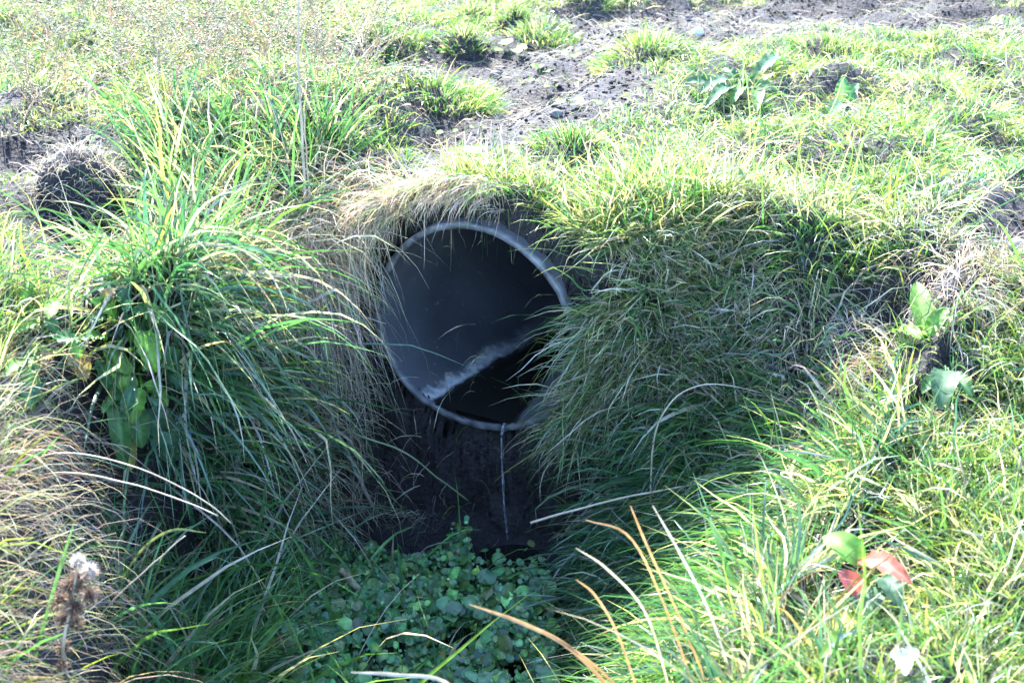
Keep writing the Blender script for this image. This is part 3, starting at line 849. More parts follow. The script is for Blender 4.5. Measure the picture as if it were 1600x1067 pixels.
def leafy(name, label, cat, base_px, leaves, group=None, extra=0):
    """a broad-leaved plant: crown, then one child mesh per leaf. leaves: (base px, tip px, width px, lift base, lift tip, colour, opts)"""
    b = at(*base_px)
    root = empty(name, b, label, cat, group)
    for k in range(extra):
        a = rng.uniform(0, 2 * PI); q = rng.uniform(10, 52); l = rng.uniform(28, 52)
        bp = (base_px[0] + q * math.cos(a) * .9, base_px[1] + q * math.sin(a) * 1.1)
        tp = (bp[0] + l * math.cos(a + rng.normal(0, .5)), bp[1] + l * math.sin(a + rng.normal(0, .5)) + 14)
        lf = rng.uniform(.08, .17)
        leaves = leaves + [(bp, tp, rng.uniform(20, 34), lf, lf + rng.uniform(-.01, .04), (DK, DKL, DK2, DKL)[k % 4] * rng.uniform(.8, 1.2), dict(wave=.16, arch=rng.uniform(.05, .2)))]
    for (bp, tp, wpx, lb, lt, col, kw) in leaves:
        p0 = toward(at(*bp), lb); p1 = toward(at(*tp), lt)
        W = wpx * ((p0 - CAM) @ FW) / FPX
        kw = dict(kw); lab = kw.pop('label', None)
        stem = spline([b - [0, 0, .01], (b + p0) / 2 + [0, 0, .02], p0, p0 + (p1 - p0) * .06], 8)
        j = join([leaf(p0, p1, W, col=col, **kw), stemq(stem, np.linspace(.0022, .0016, 8), np.asarray(col) * 1.3)])
        o = build("leaf", j[0], j[1], M_LEAF, j[2], parent=root, origin=p0)
        if lab: o["label"] = lab
    return root
DK = np.array([.050, .13, .040]); DK2 = np.array([.045, .115, .060]); DKL = np.array([.10, .21, .035]); TAN = np.array([.30, .21, .10]); OCH = np.array([.26, .24, .06])
w1 = dict(wave=.12, arch=.14)
leafy("dock_plant", "large dock plant with wavy green leaves hanging down the left bank", "dock plant", (215, 590), [
    ((165, 535), (212, 640), 36, .10, .13, DKL, dict(wave=.16, arch=.15)),
    ((180, 590), (195, 735), 34, .11, .12, DK, w1),
    ((205, 625), (222, 700), 40, .10, .12, DK, w1),
    ((222, 640), (272, 712), 48, .09, .12, DK2, w1),
    ((240, 548), (285, 585), 40, .10, .11, DK, w1),
    ((212, 540), (242, 572), 36, .10, .12, DK2, w1),
    ((185, 660), (205, 735), 34, .07, .10, OCH, dict(wave=.2, arch=.1, label="yellowing lower leaf")),
    ((150, 560), (185, 632), 26, .09, .10, DK, w1),
    ((262, 690), (268, 725), 34, .07, .09, DK2, w1)], extra=14)
leafy("dock_plant", "smaller dock with a broad leaf spread to the right above the hanging dock", "dock plant", (190, 500), [
    ((205, 485), (275, 515), 36, .12, .13, DK, w1),
    ((180, 500), (140, 470), 40, .10, .12, DKL, w1),
    ((175, 480), (150, 440), 30, .10, .12, DK2, w1),
    ((185, 500), (230, 520), 30, .09, .10, DK, w1),
    ((165, 475), (178, 450), 26, .09, .10, TAN, dict(wave=.1, label="brown withered leaf"))], extra=9)
leafy("dock_plant", "half withered dock with a tan leaf in the sunlit left turf", "dock plant", (75, 540), [
    ((40, 470), (45, 440), 22, .08, .12, DKL, w1),
    ((80, 545), (42, 590), 44, .06, .08, TAN * 1.1, dict(wave=.2, label="curled tan dead leaf")),
    ((110, 540), (135, 595), 34, .05, .08, TAN * .8, dict(wave=.1, label="brown dead leaf")),
    ((60, 505), (20, 520), 30, .07, .10, DKL, w1), ((75, 500), (95, 470), 26, .07, .10, DKL, w1), ((70, 500), (90, 520), 22, .06, .08, DK, w1)], extra=6)
BG = np.array([.075, .16, .075])
leafy("thistle_rosette", "clump of broad bluish green leaves on the turf beside the bare path", "broad leaf plant", (1165, 130), [
    ((1175, 128), (1226, 100), 24, .05, .07, BG * .8, dict(wave=.2, arch=.15)), ((1170, 135), (1215, 142), 22, .04, .06, BG * .9, w1), ((1155, 132), (1128, 108), 20, .05, .07, BG * .8, dict(wave=.2, arch=.15)),
    ((1160, 140), (1142, 166), 22, .05, .06, DKL * .8, w1), ((1178, 140), (1210, 122), 20, .05, .07, OCH, dict(wave=.2, label="yellow green leaf")), ((1145, 132), (1092, 148), 24, .04, .06, BG * .8, w1),
    ((1150, 140), (1100, 172), 20, .04, .06, BG, w1), ((1185, 148), (1182, 178), 20, .04, .06, DKL * .8, w1), ((1130, 138), (1066, 130), 20, .04, .06, BG * .8, w1)])
leafy("thistle_rosette", "small pair of pale broad leaves in the turf right of the bluish clump", "broad leaf plant", (1318, 160), [
    ((1315, 160), (1318, 120), 24, .06, .12, BG * 1.3, w1), ((1322, 165), (1290, 190), 26, .05, .07, BG, w1), ((1325, 160), (1340, 130), 20, .06, .10, BG * 1.4, w1)])
leafy("dock_plant", "upright bright green broad leaf plant on the near right bank", "dock plant", (1445, 530), [
    ((1445, 520), (1432, 440), 36, .04, .10, DKL * 1.1, dict(arch=.05)), ((1450, 525), (1480, 480), 28, .04, .08, DKL, w1), ((1440, 530), (1395, 520), 26, .05, .08, DKL, w1)])
leafy("dock_plant", "dull green leaf drooping into a shaded hollow at far right", "dock plant", (1470, 590), [
    ((1478, 580), (1468, 640), 44, .07, .09, BG * .7, dict(arch=.2, wave=.08)), ((1484, 585), (1520, 620), 28, .06, .08, DK, w1), ((1465, 590), (1440, 615), 24, .05, .07, DK, w1)])
RED = np.array([.36, .075, .05]); PINK = np.array([.36, .085, .085])
leafy("dock_plant", "dock plant with crimson and lime leaves on the sunlit near right bank", "dock plant", (1360, 950), [
    ((1350, 885), (1285, 838), 48, .21, .27, DKL * 1.3, dict(arch=.22, label="lime green leaf")),
    ((1342, 878), (1425, 912), 38, .23, .21, RED, dict(arch=.2, wave=.14, tipcol=RED * [1.05, 1.4, 1.4], label="crimson leaf")),
    ((1345, 930), (1308, 892), 38, .20, .24, PINK, dict(arch=.1, label="pink red leaf")),
    ((1360, 915), (1345, 970), 54, .13, .15, DK2, dict(arch=.1)),
    ((1375, 905), (1408, 955), 40, .11, .12, DK2 * .8, dict(arch=.25, wave=.1)),
    ((1350, 970), (1290, 1000), 40, .10, .13, OCH * 1.5, dict(arch=.1, wave=.1, label="yellow leaf with a red edge")),
    ((1340, 1000), (1280, 1030), 34, .08, .10, DKL, w1),
    ((1370, 970), (1400, 985), 26, .10, .12, DKL * 1.4, w1)])
leafy("pale_weed", "small whitish leaf cluster low on the near right bank", "weed", (1410, 1035), [
    ((1412, 1030), (1390, 1025), 24, .08, .11, np.array([.5, .5, .5]), dict(wave=.3)), ((1412, 1030), (1435, 1015), 22, .08, .11, np.array([.5, .5, .5]), dict(wave=.3)), ((1410, 1030), (1415, 1055), 26, .08, .10, np.array([.45, .46, .45]), dict(wave=.3))])

# --- round-leaved seedlings on the bare path
def seedling(px, py, size, nl, label):
    b = at(px, py); lst = []
    sc = ((b - CAM) @ FW) / FPX
    for k in range(nl):
        a = k * 2.4 + rng.uniform(0, 1); r = size * sc * rng.uniform(.25, .9)
        p = b + np.array([math.cos(a) * r, math.sin(a) * r, size * sc * rng.uniform(.35, .8)])
        W = size * sc * rng.uniform(.7, 1.05); dr = np.array([math.cos(a), math.sin(a), rng.uniform(-.2, .35)])
        lst.append(leaf(p, p + dr * W * .95, W, shape='round', arch=.05, cup=.12, side=(0, -.25, 1), col=np.array([.15, .27, .035]) * rng.uniform(.8, 1.2), nu=8, nv=4, wave=.04, rib=1.2))
        lst.append(stemq(spline([b - [0, 0, .004], (b + p) / 2 + [0, 0, .006], p], 6), .0009, (.12, .2, .05), 5))
    j = join(lst); o = build("round_leaf_seedling", j[0], j[1], M_LEAF, j[2], origin=b)
    tag(o, label, "seedling", "round leaved seedlings on the bare path")
for a in [(750, 262, 22, 7, "largest bright clump of round leaved seedling just above the pipe"), (722, 246, 20, 4, "seedling left of the largest bright clump above the pipe"),
          (795, 248, 18, 4, "seedling right of the largest bright clump above the pipe"), (700, 214, 13, 2, "lone two leaf seedling beside the dry grass edge of the path"),
          (751, 206, 11, 2, "tiny seedling on the left part of the path in front of the tussock"), (797, 86, 20, 6, "bushy seedling high on the path between the upper tussocks"),
          (742, 84, 9, 2, "pinhead seedling at the foot of the upper left tussocks"), (845, 118, 15, 4, "dull green seedling in the middle of the path beside the grey clod"),
          (824, 133, 11, 2, "seedling just below and left of the dull green one on the path"), (866, 141, 12, 2, "upright seedling just below and right of the dull green one"),
          (889, 166, 18, 3, "broad seedling at the right edge of the path near the dark clod"), (922, 167, 15, 3, "seedling half under the turf right of the broad edge seedling"),
          (894, 94, 13, 3, "seedling on the upper right side of the path")]: seedling(*a)

# --- clods and root hairs stuck in the cut soil face
fp = FACE[rng.integers(0, len(FACE), 900)]; fp = fp[(fp[:, 2] < .2) & pipeclear(fp, -.01)]
V, F = crumbs(fp, .0025 + .010 * rng.random(len(fp)) ** 3)
o = build("soil_face_clods", V, F, M_SOIL, smooth=False); tag(o, "small clods standing out of the cut soil face under the pipe", None, None, "stuff")
fr = fp[rng.integers(0, len(fp), 150)]; m = len(fr)
cc = jit(pick(m, (GREY, STRAW), (2, 1)), .3, .05)
j = blades(fr, np.stack([rng.normal(0, .5, m), -.6 * np.ones(m), rng.normal(0, .5, m)], -1), rng.uniform(.03, .10, m), np.full(m, .0011), rng.uniform(1, 3, m), cc, cc, 5, wig=.25, lift=False, tipw=.4)
o = build("root_hairs", j[0], j[1], M_DRY, j[2]); tag(o, "fine pale root hairs dangling from the cut soil face", None, None, "stuff")

# --- watercress on the ditch floor
def cressleaf(cen, R, N, col):
    n = len(cen); k = 9
    A = norm(np.cross(N, np.array([.3, .8, .1]))); B = np.cross(N, A)
    t = np.linspace(0, 2 * PI, k, endpoint=False); ph = rng.uniform(0, 6, n)
    tt = t[None] + ph[:, None]
    lob = 1 + .10 * np.cos(2 * t)[None] + .06 * rng.normal(0, 1, (n, k))
    ring = lambda f, h: cen[:, None] + (R[:, None] * lob * f)[..., None] * (np.cos(tt)[..., None] * A[:, None] + np.sin(tt)[..., None] * B[:, None]) + N[:, None] * (R * h)[:, None, None]
    V = np.concatenate([cen[:, None], ring(.55, .12), ring(1.0, .02) + N[:, None] * (R[:, None] * .28 * rng.normal(0, .5, (n, k)))[..., None]], 1)
    m = 2 * k + 1; i = np.arange(k); j = (i + 1) % k
    f = np.concatenate([np.stack([0 * i, 1 + i, 1 + j], -1), np.stack([1 + i, 1 + k + i, 1 + k + j], -1), np.stack([1 + i, 1 + k + j, 1 + j], -1)])
    F = (f[None] + (np.arange(n) * m)[:, None, None]).reshape(-1, 3)
    C = np.repeat(col[:, None], m, 1); C[:, 0] *= 1.25; C[:, 1 + k:] *= .92
    return V.reshape(-1, 3), F, C.reshape(-1, 3)
n = 14000
x = rng.uniform(-.75, .2, n); y = rng.uniform(-.85, -.10, n)
h = H(x, y); px, py, dz = proj(np.stack([x, y, h], -1))
mound = .035 + .065 * sstep(.3, .65, fbm(x * 6, y * 6, seed=91, oct=2)) 
den = sstep(.2, .42, fbm(x * 9, y * 9, seed=92, oct=2)) * (h < -.52) * np.where(px > 735, sstep(890, 1010, py), 1) * sstep(200, 400, px + 40 * (py - 900) / 50) * sstep(770, 830, py + .15 * (700 - px))
k = rng.random(n) < den; x, y, h, mound = x[k], y[k], h[k], mound[k]; n = len(x)
z = h + .015 + mound * rng.uniform(.35, 1, n)
cen = np.stack([x, y, z], -1)
Nn = norm(np.stack([rng.normal(0, .6, n), rng.normal(-.3, .55, n), np.ones(n)], -1))
R = .0035 + .0075 * rng.random(n) ** 1.7 + rng.uniform(.006, .016, n) * (rng.random(n) < .06 + .14 * sstep(900, 1020, py[k]))
colr = jit(pick(n, ([.10, .225, .08], [.14, .25, .07], [.085, .195, .09], [.24, .25, .07]), (2, 1.2, 2, .25)), .38, .12)
j = cressleaf(cen, R, Nn, colr)
o = build("watercress", j[0], j[1], M_CRESS, j[2]); tag(o, "mat of round watercress leaves on the shaded ditch floor", None, None, "stuff")
st_r = np.stack([x + rng.normal(0, .012, n), y + rng.normal(0, .012, n), h - .004], -1)
sel = rng.random(n) < .5
j = blades(st_r[sel], cen[sel] - st_r[sel], np.linalg.norm(cen[sel] - st_r[sel], axis=1), np.full(sel.sum(), .0016), np.zeros(sel.sum()), colr[sel] * .9, colr[sel], 2, lift=False, tipw=.9)
o = build("watercress_stems", j[0], j[1], M_LEAF, j[2]); tag(o, "thin green stems under the watercress leaves", None, None, "stuff")
print("cress", n)
c = np.array([at(rng.uniform(420, 720), rng.uniform(880, 1100)) for _ in range(46)]); n = len(c)
j = tufts(c, rng.integers(1, 4, n), .03, .14 + .12 * rng.random(n), .0070, .8, .9, (.1, -.2, 0), .3, .9, (FRESH * 1.3, BLUEG * 1.3, LUSH * 1.3), (2, 2, 1), .12, .1, nseg=6)
o = build("cress_grass", j[0], j[1], M_GRASS, j[2]); tag(o, "scattered broad grass blades growing up through the watercress", None, None, "stuff")

# ------------------------------------------------------------------ tussocks on the path, each its own thing
def tussock(px, py, rad, nb, L, label,  opts=(FRESH, YEL, LUSH), w=(2, 1, 1), dry=.25, Wd=.0032, hump=.05, bend=1.1):
    b = at(px, py); rad *= .9; L *= .58
    n = max(6, int(nb / 6)); hump *= .7; a = rng.uniform(0, 2 * PI, n); r = rad * np.sqrt(rng.random(n))
    cen = np.stack([b[0] + r * np.cos(a), b[1] + r * np.sin(a) * .8, 0 * a], -1)
    cen[:, 2] = H(cen[:, 0], cen[:, 1]) + hump * (1 - (r / rad) ** 2)
    out = np.stack([np.cos(a), np.sin(a), 0 * a], -1) * (r / rad)[:, None]
    j = tufts(cen, 12, .03, L * (1 - .3 * (r / rad)), Wd, .8, .5, out, .9, bend, opts, w, dry, .25, nseg=4, snap=False)
    root = empty("grass_tussock", b, label, "tussock", "grass tussocks along the bare path")
    build("blades", j[0], j[1], M_GRASS, j[2], parent=root, origin=b)
    # earthy hump the blades grow from
    t = np.linspace(0, 2 * PI, 20, endpoint=False); V = [[b[0], b[1], b[2] + hump]]; F = []
    for q, hh in ((.35, .95), (.7, .65), (1.0, .15), (1.15, -.3)):
        rr = rad * q * (1 + .25 * (vnoise(np.cos(t) * 2 + b[0] * 9, np.sin(t) * 2 + b[1] * 9, seed=6) - .5))
        X = b[0] + rr * np.cos(t); Y = b[1] + rr * np.sin(t) * .8
        V += np.stack([X, Y, H(X, Y) + hump * hh + .006 * rng.normal(0, 1, 20)], -1).tolist()
    F = [(0, 1 + i, 1 + (i + 1) % 20) for i in range(20)]
    for q in range(3):
        for i in range(20):
            i2 = (i + 1) % 20; F.append((1 + q * 20 + i, 1 + q * 20 + 20 + i, 1 + q * 20 + 20 + i2, 1 + q * 20 + i2))
    build("earth_hump", np.array(V), F, M_SOIL, parent=root, origin=b)
for a in [((615, 75), .15, 420, .10, "wide dark tussock at the left end of the upper bare patch"), ((725, 68), .09, 240, .08, "small round tussock second from the left at the top of the path"),
          ((735, 30), .09, 200, .07, "little tussock at the top edge above the upper bare patch"), ((845, 66), .15, 420, .09, "broad matted tussock in the middle of the upper path"),
          ((800, 32), .08, 200, .08, "pale upright tuft behind the broad matted tussock"), ((700, 165), .19, 620, .11, "large spiky tussock left of the path, nearest above the pipe"),
          ((930, 6), .11, 240, .09, "dark tussock cut by the top edge beside the bare soil"), ((1000, 85), .16, 420, .11, "leafy green tussock on the right edge of the path"),
          ((895, 235), .11, 320, .08, "low tussock at the right foot of the path just above the pipe"), ((1300, 95), .2, 560, .10, "round green tussock standing out of the upper right turf")]:
    tussock(*a[0], a[1], a[2], a[3], a[4])

# the big lush tussock hanging on the left bank
b = at(335, 500); root = empty("grass_tussock", b, "huge lush tussock with long blades cascading down the left bank", "tussock")
n = 60; cen = np.stack([at(312 + rng.normal(0, 58), 535 + rng.normal(0, 55)) for _ in range(n)]); cen[:, 2] += .02
j = tufts(cen, 15, .06, .22 + .12 * rng.random(n), .0072, .45, 1.0, (.10, -.6, 0), .55, 1.5, (LUSH, BLUEG, FRESH), (2, 1.5, 1), .22, .12, nseg=8, fold=.35, wig=.09, kink=.3)
j0 = j
cen2 = np.stack([at(330 + rng.normal(0, 60), 450 + rng.normal(0, 60)) for _ in range(14)])
j = tufts(cen2, 4, .05, .24 + .1 * rng.random(14), .0078, 1.2, .5, (.2, -.2, 0), .3, .5, (FRESH, LUSH), (2, 1), .05, .25, nseg=8, fold=.35)
j = join([j0, j]); build("blades", j[0], j[1], M_GRASS, j[2], parent=root, origin=b)

# dry rooty mound on the left
b = at(120, 345); root = empty("root_mound", b, "bare earth mound bristling with pale dead roots at the left edge of the bank", "mound")
b_ = bmesh.new(); bmesh.ops.create_icosphere(b_, subdivisions=4, radius=1)
V = np.array([v.co[:] for v in b_.verts]); F = [tuple(v.index for v in f.verts) for f in b_.faces]; b_.free()
V = V * (1 + .25 * (fbm(V[:, 0] * 2 + 3, V[:, 1] * 2, V[:, 2] * 2, seed=5) - .5) + .12 * (fbm(V[:, 0] * 9, V[:, 1] * 9, V[:, 2] * 9, seed=6) - .5))[:, None] * np.array([.12, .11, .13]) + b + [0, .05, .05]
build("earth", V, F, M_SOIL, parent=root, origin=b)
sel = V[:, 2] > b[2] + .015; R0 = V[sel][rng.integers(0, sel.sum(), 700)]; d = R0 - (b + [0, .05, .02])
cc = jit(pick(700, (GREY, STRAW), (3, 1)), .2, .04)
j = blades(R0, norm(d) + rng.normal(0, .6, (700, 3)), rng.uniform(.03, .11, 700), rng.uniform(.0012, .0024, 700), rng.uniform(1, 3.5, 700), cc, cc, 5, wig=.25, lift=False)
build("dead_roots", j[0], j[1], M_DRY, j[2], parent=root, origin=b)
b = at(1338, 560); root = empty("root_mound", b, "straw covered earth lump in the notch of the right bank", "mound")
V2 = (V - at(120, 345) - [0, .05, .05]) * .5 + b + [0, 0, .03]
build("earth", V2, F, M_SOIL, parent=root, origin=b)
R0 = V2[rng.integers(0, len(V2), 700)]; d = R0 - b - [0, 0, .03]
cc = jit(pick(700, (GREY, STRAW), (2, 2)), .2, .04)
j = blades(R0, norm(d) + rng.normal(0, .6, (700, 3)), rng.uniform(.02, .07, 700), rng.uniform(.0012, .0024, 700), rng.uniform(1, 3, 700), cc, cc, 4, wig=.25, lift=False)
build("dead_roots", j[0], j[1], M_DRY, j[2], parent=root, origin=b)

# clods and stones on the path
def clod(px, py, size, label, mat=M_STONE, name="soil_clod", cat="clod"):
    b = at(px, py); sc = size * ((b - CAM) @ FW) / FPX
    q = bmesh.new(); bmesh.ops.create_icosphere(q, subdivisions=3, radius=1)
    V = np.array([v.co[:] for v in q.verts]); F = [tuple(v.index for v in f.verts) for f in q.faces]; q.free()
    s0 = rng.uniform(0, 50)
    V = V * (1 + .5 * (fbm(V[:, 0] * 1.5 + s0, V[:, 1] * 1.5, V[:, 2] * 1.5, seed=15, oct=4) - .5))[:, None] * np.array([sc * .55, sc * .5, sc * .42])
    o = build(name, V + b + [0, 0, sc * .22], F, mat, origin=b); tag(o, label, cat)
clod(774, 122, 18, "grey rounded clod lying on the path beside the dull green seedling"); clod(869, 182, 18, "dark clod low on the right of the path near the broad seedling")
clod(613, 107, 15, "dark clod under the dry stalks at the left end of the bare patch"); clod(1090, 55, 18, "pale stone on the upper bare strip", M_PALE, "stone", "stone")
clod(1075, 30, 10, "small dark clod on the upper bare strip left of the pale stone"); clod(1590, 395, 34, "big dark clod at the right edge of the turf")

# ------------------------------------------------------------------ stalks, sticks, weeds
def P3(px, py, y): return aty(px, py, y)
def stalk(name, pts, r0, r1, label, cat="dry stalk", mat=M_STEM, n=26, group=None, dy=None):
    b = at(*pts[0])
    W = [b] + [aty(p[0], p[1], b[1] + (p[2] if len(p) > 2 else 0)) for p in pts[1:]]
    c = spline(W, n); c = c + .004 * np.stack([vnoise(np.arange(n) * .4, np.zeros(n), seed=int(pts[0][0])) - .5, np.zeros(n), vnoise(np.arange(n) * .4, np.ones(n), seed=3) - .5], -1)
    V, F = tube(c, np.linspace(r0, r1, n), 7)
    o = build(name, V, F, mat, origin=b); tag(o, label, cat, group)
    return o, c
stalk("dead_stalk", [(478, 345), (472, 220), (467, 110), (468, -40)], .0042, .0026, "tall brown dead stalk rising from the left bank past the top edge")
stalk("dead_stalk", [(484, 340), (478, 230), (475, 170)], .0024, .0015, "short thin brown stalk right beside the tall dead one")
stalk("dead_stalk", [(452, 330), (447, 240), (408, 120)], .0016, .001, "thin stalk leaning left from the foot of the tall dead one")
stalk("stick", [(425, 500), (470, 478, -.05), (522, 452, -.06)], .0060, .0050, "pale dry stick lying across the grass left of the pipe", "stick", M_WOOD)
stalk("stick", [(500, 545), (499, 510, -.04), (497, 470, -.04)], .007, .007, "short grey upright stick under the pale stick left of the pipe", "stick", M_WOOD)
stalk("stick", [(582, 790), (560, 745, -.05), (540, 700, -.06), (515, 650, -.05)], .0055, .0035, "thick grey dead stem hanging down left of the watercress", "stick", M_WOOD)
stalk("stick", [(605, 760), (575, 725, -.04), (545, 690, -.04)], .003, .002, "thin forked grey twig below the pipe's left side", "stick", M_WOOD)
stalk("broken_stem", [(592, 960), (560, 920, -.03), (533, 888, -.05)], .0085, .009, "thick split brown stem stub sticking out of the watercress", "broken stem", simple("split_stem", (.13, .09, .06), (.42, .36, .24), .6, 12, .4, stretch=(6, 6, 1)))
stalk("arching_stem", [(480, 640), (560, 680, -.16), (630, 705, -.18), (690, 750, -.16), (732, 782, -.14)], .0028, .002, "slender greenish stem arching over the dark soil below the pipe", "stem", simple("green_stem", (.10, .16, .07), (.2, .22, .12), .5, 20, .2))
stalk("dead_stalk", [(1190, 745), (1080, 758, -.05), (960, 780, -.08), (830, 816, -.10)], .0018, .0028, "pale stalk with a thick tip pointing left from the near right bank")
stalk("dead_stalk", [(1015, 860), (1018, 720, 0), (1040, 640, .0), (1100, 600, .02), (1200, 615, .05)], .0028, .0012, "brown stalk arching up and right over the shaded right slope")
stalk("dead_stalk", [(20, 735), (90, 708, -.05), (190, 722, -.08), (300, 770, -.10), (362, 816, -.1)], .0016, .0011, "upper of two pale stalks arching over the left ditch edge")
stalk("dead_stalk", [(40, 742), (130, 740, -.07), (240, 765, -.1), (340, 805, -.12)], .0018, .0011, "lower of two pale stalks arching over the left ditch edge")
stalk("dead_stalk", [(130, 990), (190, 925, .0), (250, 870, .02), (290, 836, .03)], .0018, .0012, "straight pale stalk slanting up right of the thistle head")
stalk("dead_stalk", [(155, 690), (120, 800, -.10), (100, 850, -.12), (170, 690, -.05)][:3], .0016, .0012, "thin stalk leaning down across the left straw tussock")
stalk("dead_stalk", [(545, 470), (505, 620, -.08), (560, 690, -.1)], .0014, .001, "fine pale stalk bending down beside the pipe's left rim")

# bent dead blades in the near foreground, out of focus
def blade(pts, W, col, label, yb, name="bent_grass", cat="grass blade"):
    c = spline([aty(p[0], p[1], yb + (p[2] if len(p) > 2 else 0)) for p in pts], 18)
    T = np.gradient(c, axis=0); sv = norm(np.cross(T, norm(CAM - c)))
    t = np.linspace(0, 1, 18); half = (W / 2 * np.minimum(1, .25 + 3 * (1 - t)))[:, None]
    N_ = norm(np.cross(sv, T))
    V = np.stack([c - sv * half, c - N_ * half * .35, c + sv * half], 1).reshape(-1, 3)
    i = (np.arange(17)[:, None] * 3 + np.arange(2)[None]).ravel(); F = np.stack([i, i + 1, i + 4, i + 3], -1)
    C = np.repeat(np.asarray(col)[None] * (.8 + .4 * vnoise(t * 9, t * 0, seed=5))[:, None], 3, 0).reshape(-1, 3)
    o = build(name, V, F, M_DRY, C, origin=c[0]); tag(o, label, cat)
blade([(1000, 1130), (900, 1020), (820, 975), (733, 944)], .0065, ORANGE, "broad orange brown dead blade pointing left over the shaded ditch", -1.42)
blade([(1010, 1120), (930, 1040), (850, 985)], .0045, ORANGE * .9, "second orange dead blade just under the broad one", -1.42)
blade([(760, 1150), (700, 1068), (620, 1054), (548, 1050)], .006, STRAW, "pale curled dead blade at the bottom edge", -1.45)
for k, (pts, lab) in enumerate([([(1090, 1090), (1040, 950), (985, 840), (915, 812)], "amber blade bent over at its tip, leftmost of the near reeds"),
                                ([(1110, 1080), (1060, 960), (1010, 850), (985, 790)], "amber blade with a straight tip between the near reeds"),
                                ([(1050, 1090), (1010, 960), (950, 890), (900, 856)], "amber blade with a low drooping tip at the ditch edge"),
                                ([(1150, 1080), (1110, 960), (1060, 860), (1020, 790)], "grey brown blade slanting up among the near reeds"),
                                ([(1000, 1090), (965, 990), (930, 930), (900, 905)], "short amber blade lowest among the near reeds")]):
    blade(pts, .0036, (ORANGE, ORANGE, STRAW, GREY, ORANGE)[k], lab, -1.35 - .02 * k, "reed", "reed blade")
blade([(190, 905), (225, 855), (270, 828), (322, 832)], .005, YEL, "green blade arching over with a purple tip at lower left", -.95, "tall_grass")
blade([(40, 1090), (62, 1000), (90, 900), (116, 815)], .006, FRESH, "broad sunlit green blade beside the thistle head", -1.3, "tall_grass")

# thistle gone to seed, lower left
b = at(112, 1075); yb = b[1] - .20
root = empty("seeded_thistle", b, "brown dead thistle gone to seed with white fluff at lower left", "thistle")
cst = spline([b, aty(98, 1020, yb), aty(110, 950, yb), aty(122, 880, yb)], 20); V, F = tube(cst, np.linspace(.0032, .0022, 20), 7)
build("stem", V, F, M_STEM, parent=root, origin=b)
M_BR = leafmat("thistle_bract", .25, .6, .2, (1, 1, .9)); M_FL = leafmat("thistle_down", .5, .7, .1, (1, 1, 1))
BRN = np.array([.15, .10, .07]); WH = np.array([.8, .78, .74])
for (px, py, r, nn, fl) in [(122, 878, .011, 100, .85), (112, 915, .017, 260, .15), (140, 930, .015, 200, .45), (126, 900, .014, 200, .3), (96, 935, .012, 150, .1), (116, 950, .016, 220, .1), (103, 965, .017, 170, .2), (118, 975, .014, 120, .1), (99, 1010, .012, 120, 0), (97, 1040, .011, 110, 0), (85, 950, .010, 60, 0), (140, 893, .013, 90, .9)]:
    c0 = aty(px, py, yb + rng.uniform(-.015, .015)); d = norm(rng.normal(0, 1, (nn, 3)) + [0, 0, .3])
    cc = jit(np.repeat(BRN[None] * (1 + 1.1 * fl), nn, 0), .35, .06)
    j = blades(c0 + d * r * .25, d, r * rng.uniform(.6, 1.3, nn), r * rng.uniform(.08, .25, nn), rng.uniform(0, 1.2, nn), np.clip(cc, 0, .7), np.clip(cc * 1.4, 0, .7), 3, lift=False)
    h = build("seed_head", j[0], j[1], M_BR, j[2], parent=root, origin=b)
    if fl > .8:
        d = norm(rng.normal(0, 1, (260, 3)) + [.1, 0, .6]); cc = np.repeat(WH[None] * .8, 260, 0)
        j = blades(c0 + d * r * .3 + [0, 0, r * .3], d, r * rng.uniform(.4, 1.2, 260), np.full(260, .0005), rng.uniform(0, 1, 260), cc, cc, 3, lift=False)
        f = build("fluff", j[0], j[1], M_FL, j[2], parent=root, origin=b); f.parent = h; f.location = (0, 0, 0)
    k = int(np.argmin(np.linalg.norm(cst - c0, axis=1)))

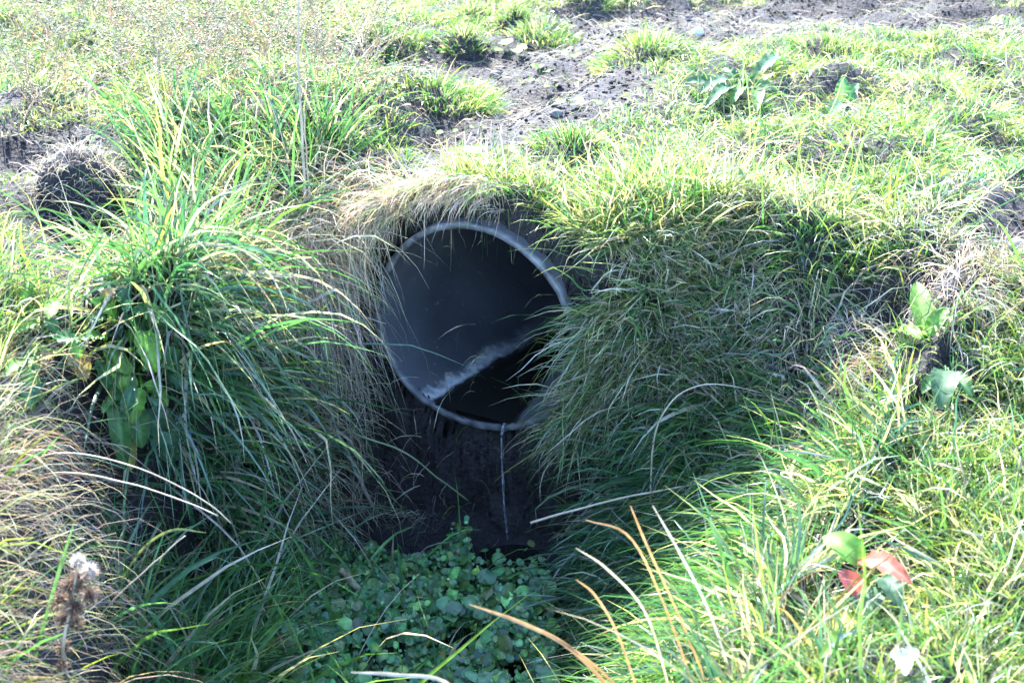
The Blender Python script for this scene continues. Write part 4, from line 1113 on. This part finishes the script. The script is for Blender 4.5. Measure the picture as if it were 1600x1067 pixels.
# tangle of dry branching weeds, upper left
lst = []; pods = []
def d_weed(x, y):
    px, py, z = proj(np.stack([x, y, H(x, y)], -1))
    return np.where((px > 30) & (px < 590) & (py > 30) & (py < 215), 1., 0) * np.where(region(x, y)[1], 0, 1)
c = scatter(1500, (-2.2, 0, .1, 3), d_weed)[:420]; n = len(c)
d = norm(np.array([0, -.1, 1.]) + rng.normal(0, .6, (n, 3))); L = rng.uniform(.16, .36, n)
cc = jit(pick(n, (STRAW, STRAW * [1.1, .95, .85]), (1, 1)), .25, .05)
for k in range(n):
    m = 9; t = np.linspace(0, 1, m)
    p = c[k] + d[k] * (L[k] * t)[:, None] + np.array([rng.normal(0, .06), rng.normal(0, .06), -.05]) * (t ** 2)[:, None]
    V, F = tube(p, np.linspace(.0021, .0010, m), 4, False); lst.append((V, np.array(F), np.broadcast_to(cc[k], V.shape)))
    for q in range(rng.integers(4, 9)):
        i = rng.integers(3, m - 1); dd = norm(d[k] + rng.normal(0, .7, 3)); l = rng.uniform(.03, .10)
        pp = p[i] + dd * (l * np.linspace(0, 1, 5))[:, None]; V, F = tube(pp, np.linspace(.0013, .0007, 5), 4, False)
        lst.append((V, np.array(F), np.broadcast_to(cc[k], V.shape)))
        pods.append(pp[-1]); pods.append(pp[3]); pods.append(pp[2] + rng.normal(0, .004, 3))
j = join(lst); o = build("dry_weeds", j[0], j[1], M_DRY, j[2]); tag(o, "tangle of pale dry branching weed stems at the upper left", None, None, "stuff")
pods = np.array(pods); V, F = crumbs(pods, rng.uniform(.002, .0052, len(pods)))
C = np.repeat(jit(pick(len(pods), (STRAW, YEL * 1.4, FRESH), (2, 2, 1)), .2, .05), len(ico()[0]), 0)
o = build("weed_pods", V, F, M_DRY, C); tag(o, "tiny seed pods dotted over the dry weeds", None, None, "stuff")

# ------------------------------------------------------------------ light
EL, AZ = math.radians(42), math.radians(-17)       # sun ahead of the camera, a little to the left
sd = np.array([math.sin(AZ) * math.cos(EL), math.cos(AZ) * math.cos(EL), math.sin(EL)])
sl = bpy.data.lights.new("sun", 'SUN'); so = bpy.data.objects.new("sun", sl); COL.objects.link(so)
sl.energy = 3.6; sl.angle = math.radians(.53); sl.color = (1, .975, .93)
so.rotation_euler = Vector(-sd).to_track_quat('-Z', 'Y').to_euler()
so.location = (0, 5, 6)
wd = bpy.data.worlds.new("World"); S.world = wd; wd.use_nodes = True
N = wd.node_tree.nodes; Lk = wd.node_tree.links; N.clear()
sky = N.new("ShaderNodeTexSky"); sky.sky_type = 'NISHITA'; sky.sun_disc = False
sky.ozone_density = 4.5; sky.dust_density = .5; sky.sun_elevation = EL; sky.sun_rotation = AZ
bg = N.new("ShaderNodeBackground"); bg.inputs[1].default_value = .15
wo = N.new("ShaderNodeOutputWorld")
Lk.new(sky.outputs[0], bg.inputs[0]); Lk.new(bg.outputs[0], wo.inputs[0])
S.view_settings.view_transform = 'Standard'; S.view_settings.look = 'None'
S.view_settings.exposure = 3.3; S.view_settings.gamma = 1
S.cycles.max_bounces = 8; S.cycles.transmission_bounces = 6; S.cycles.transparent_max_bounces = 8
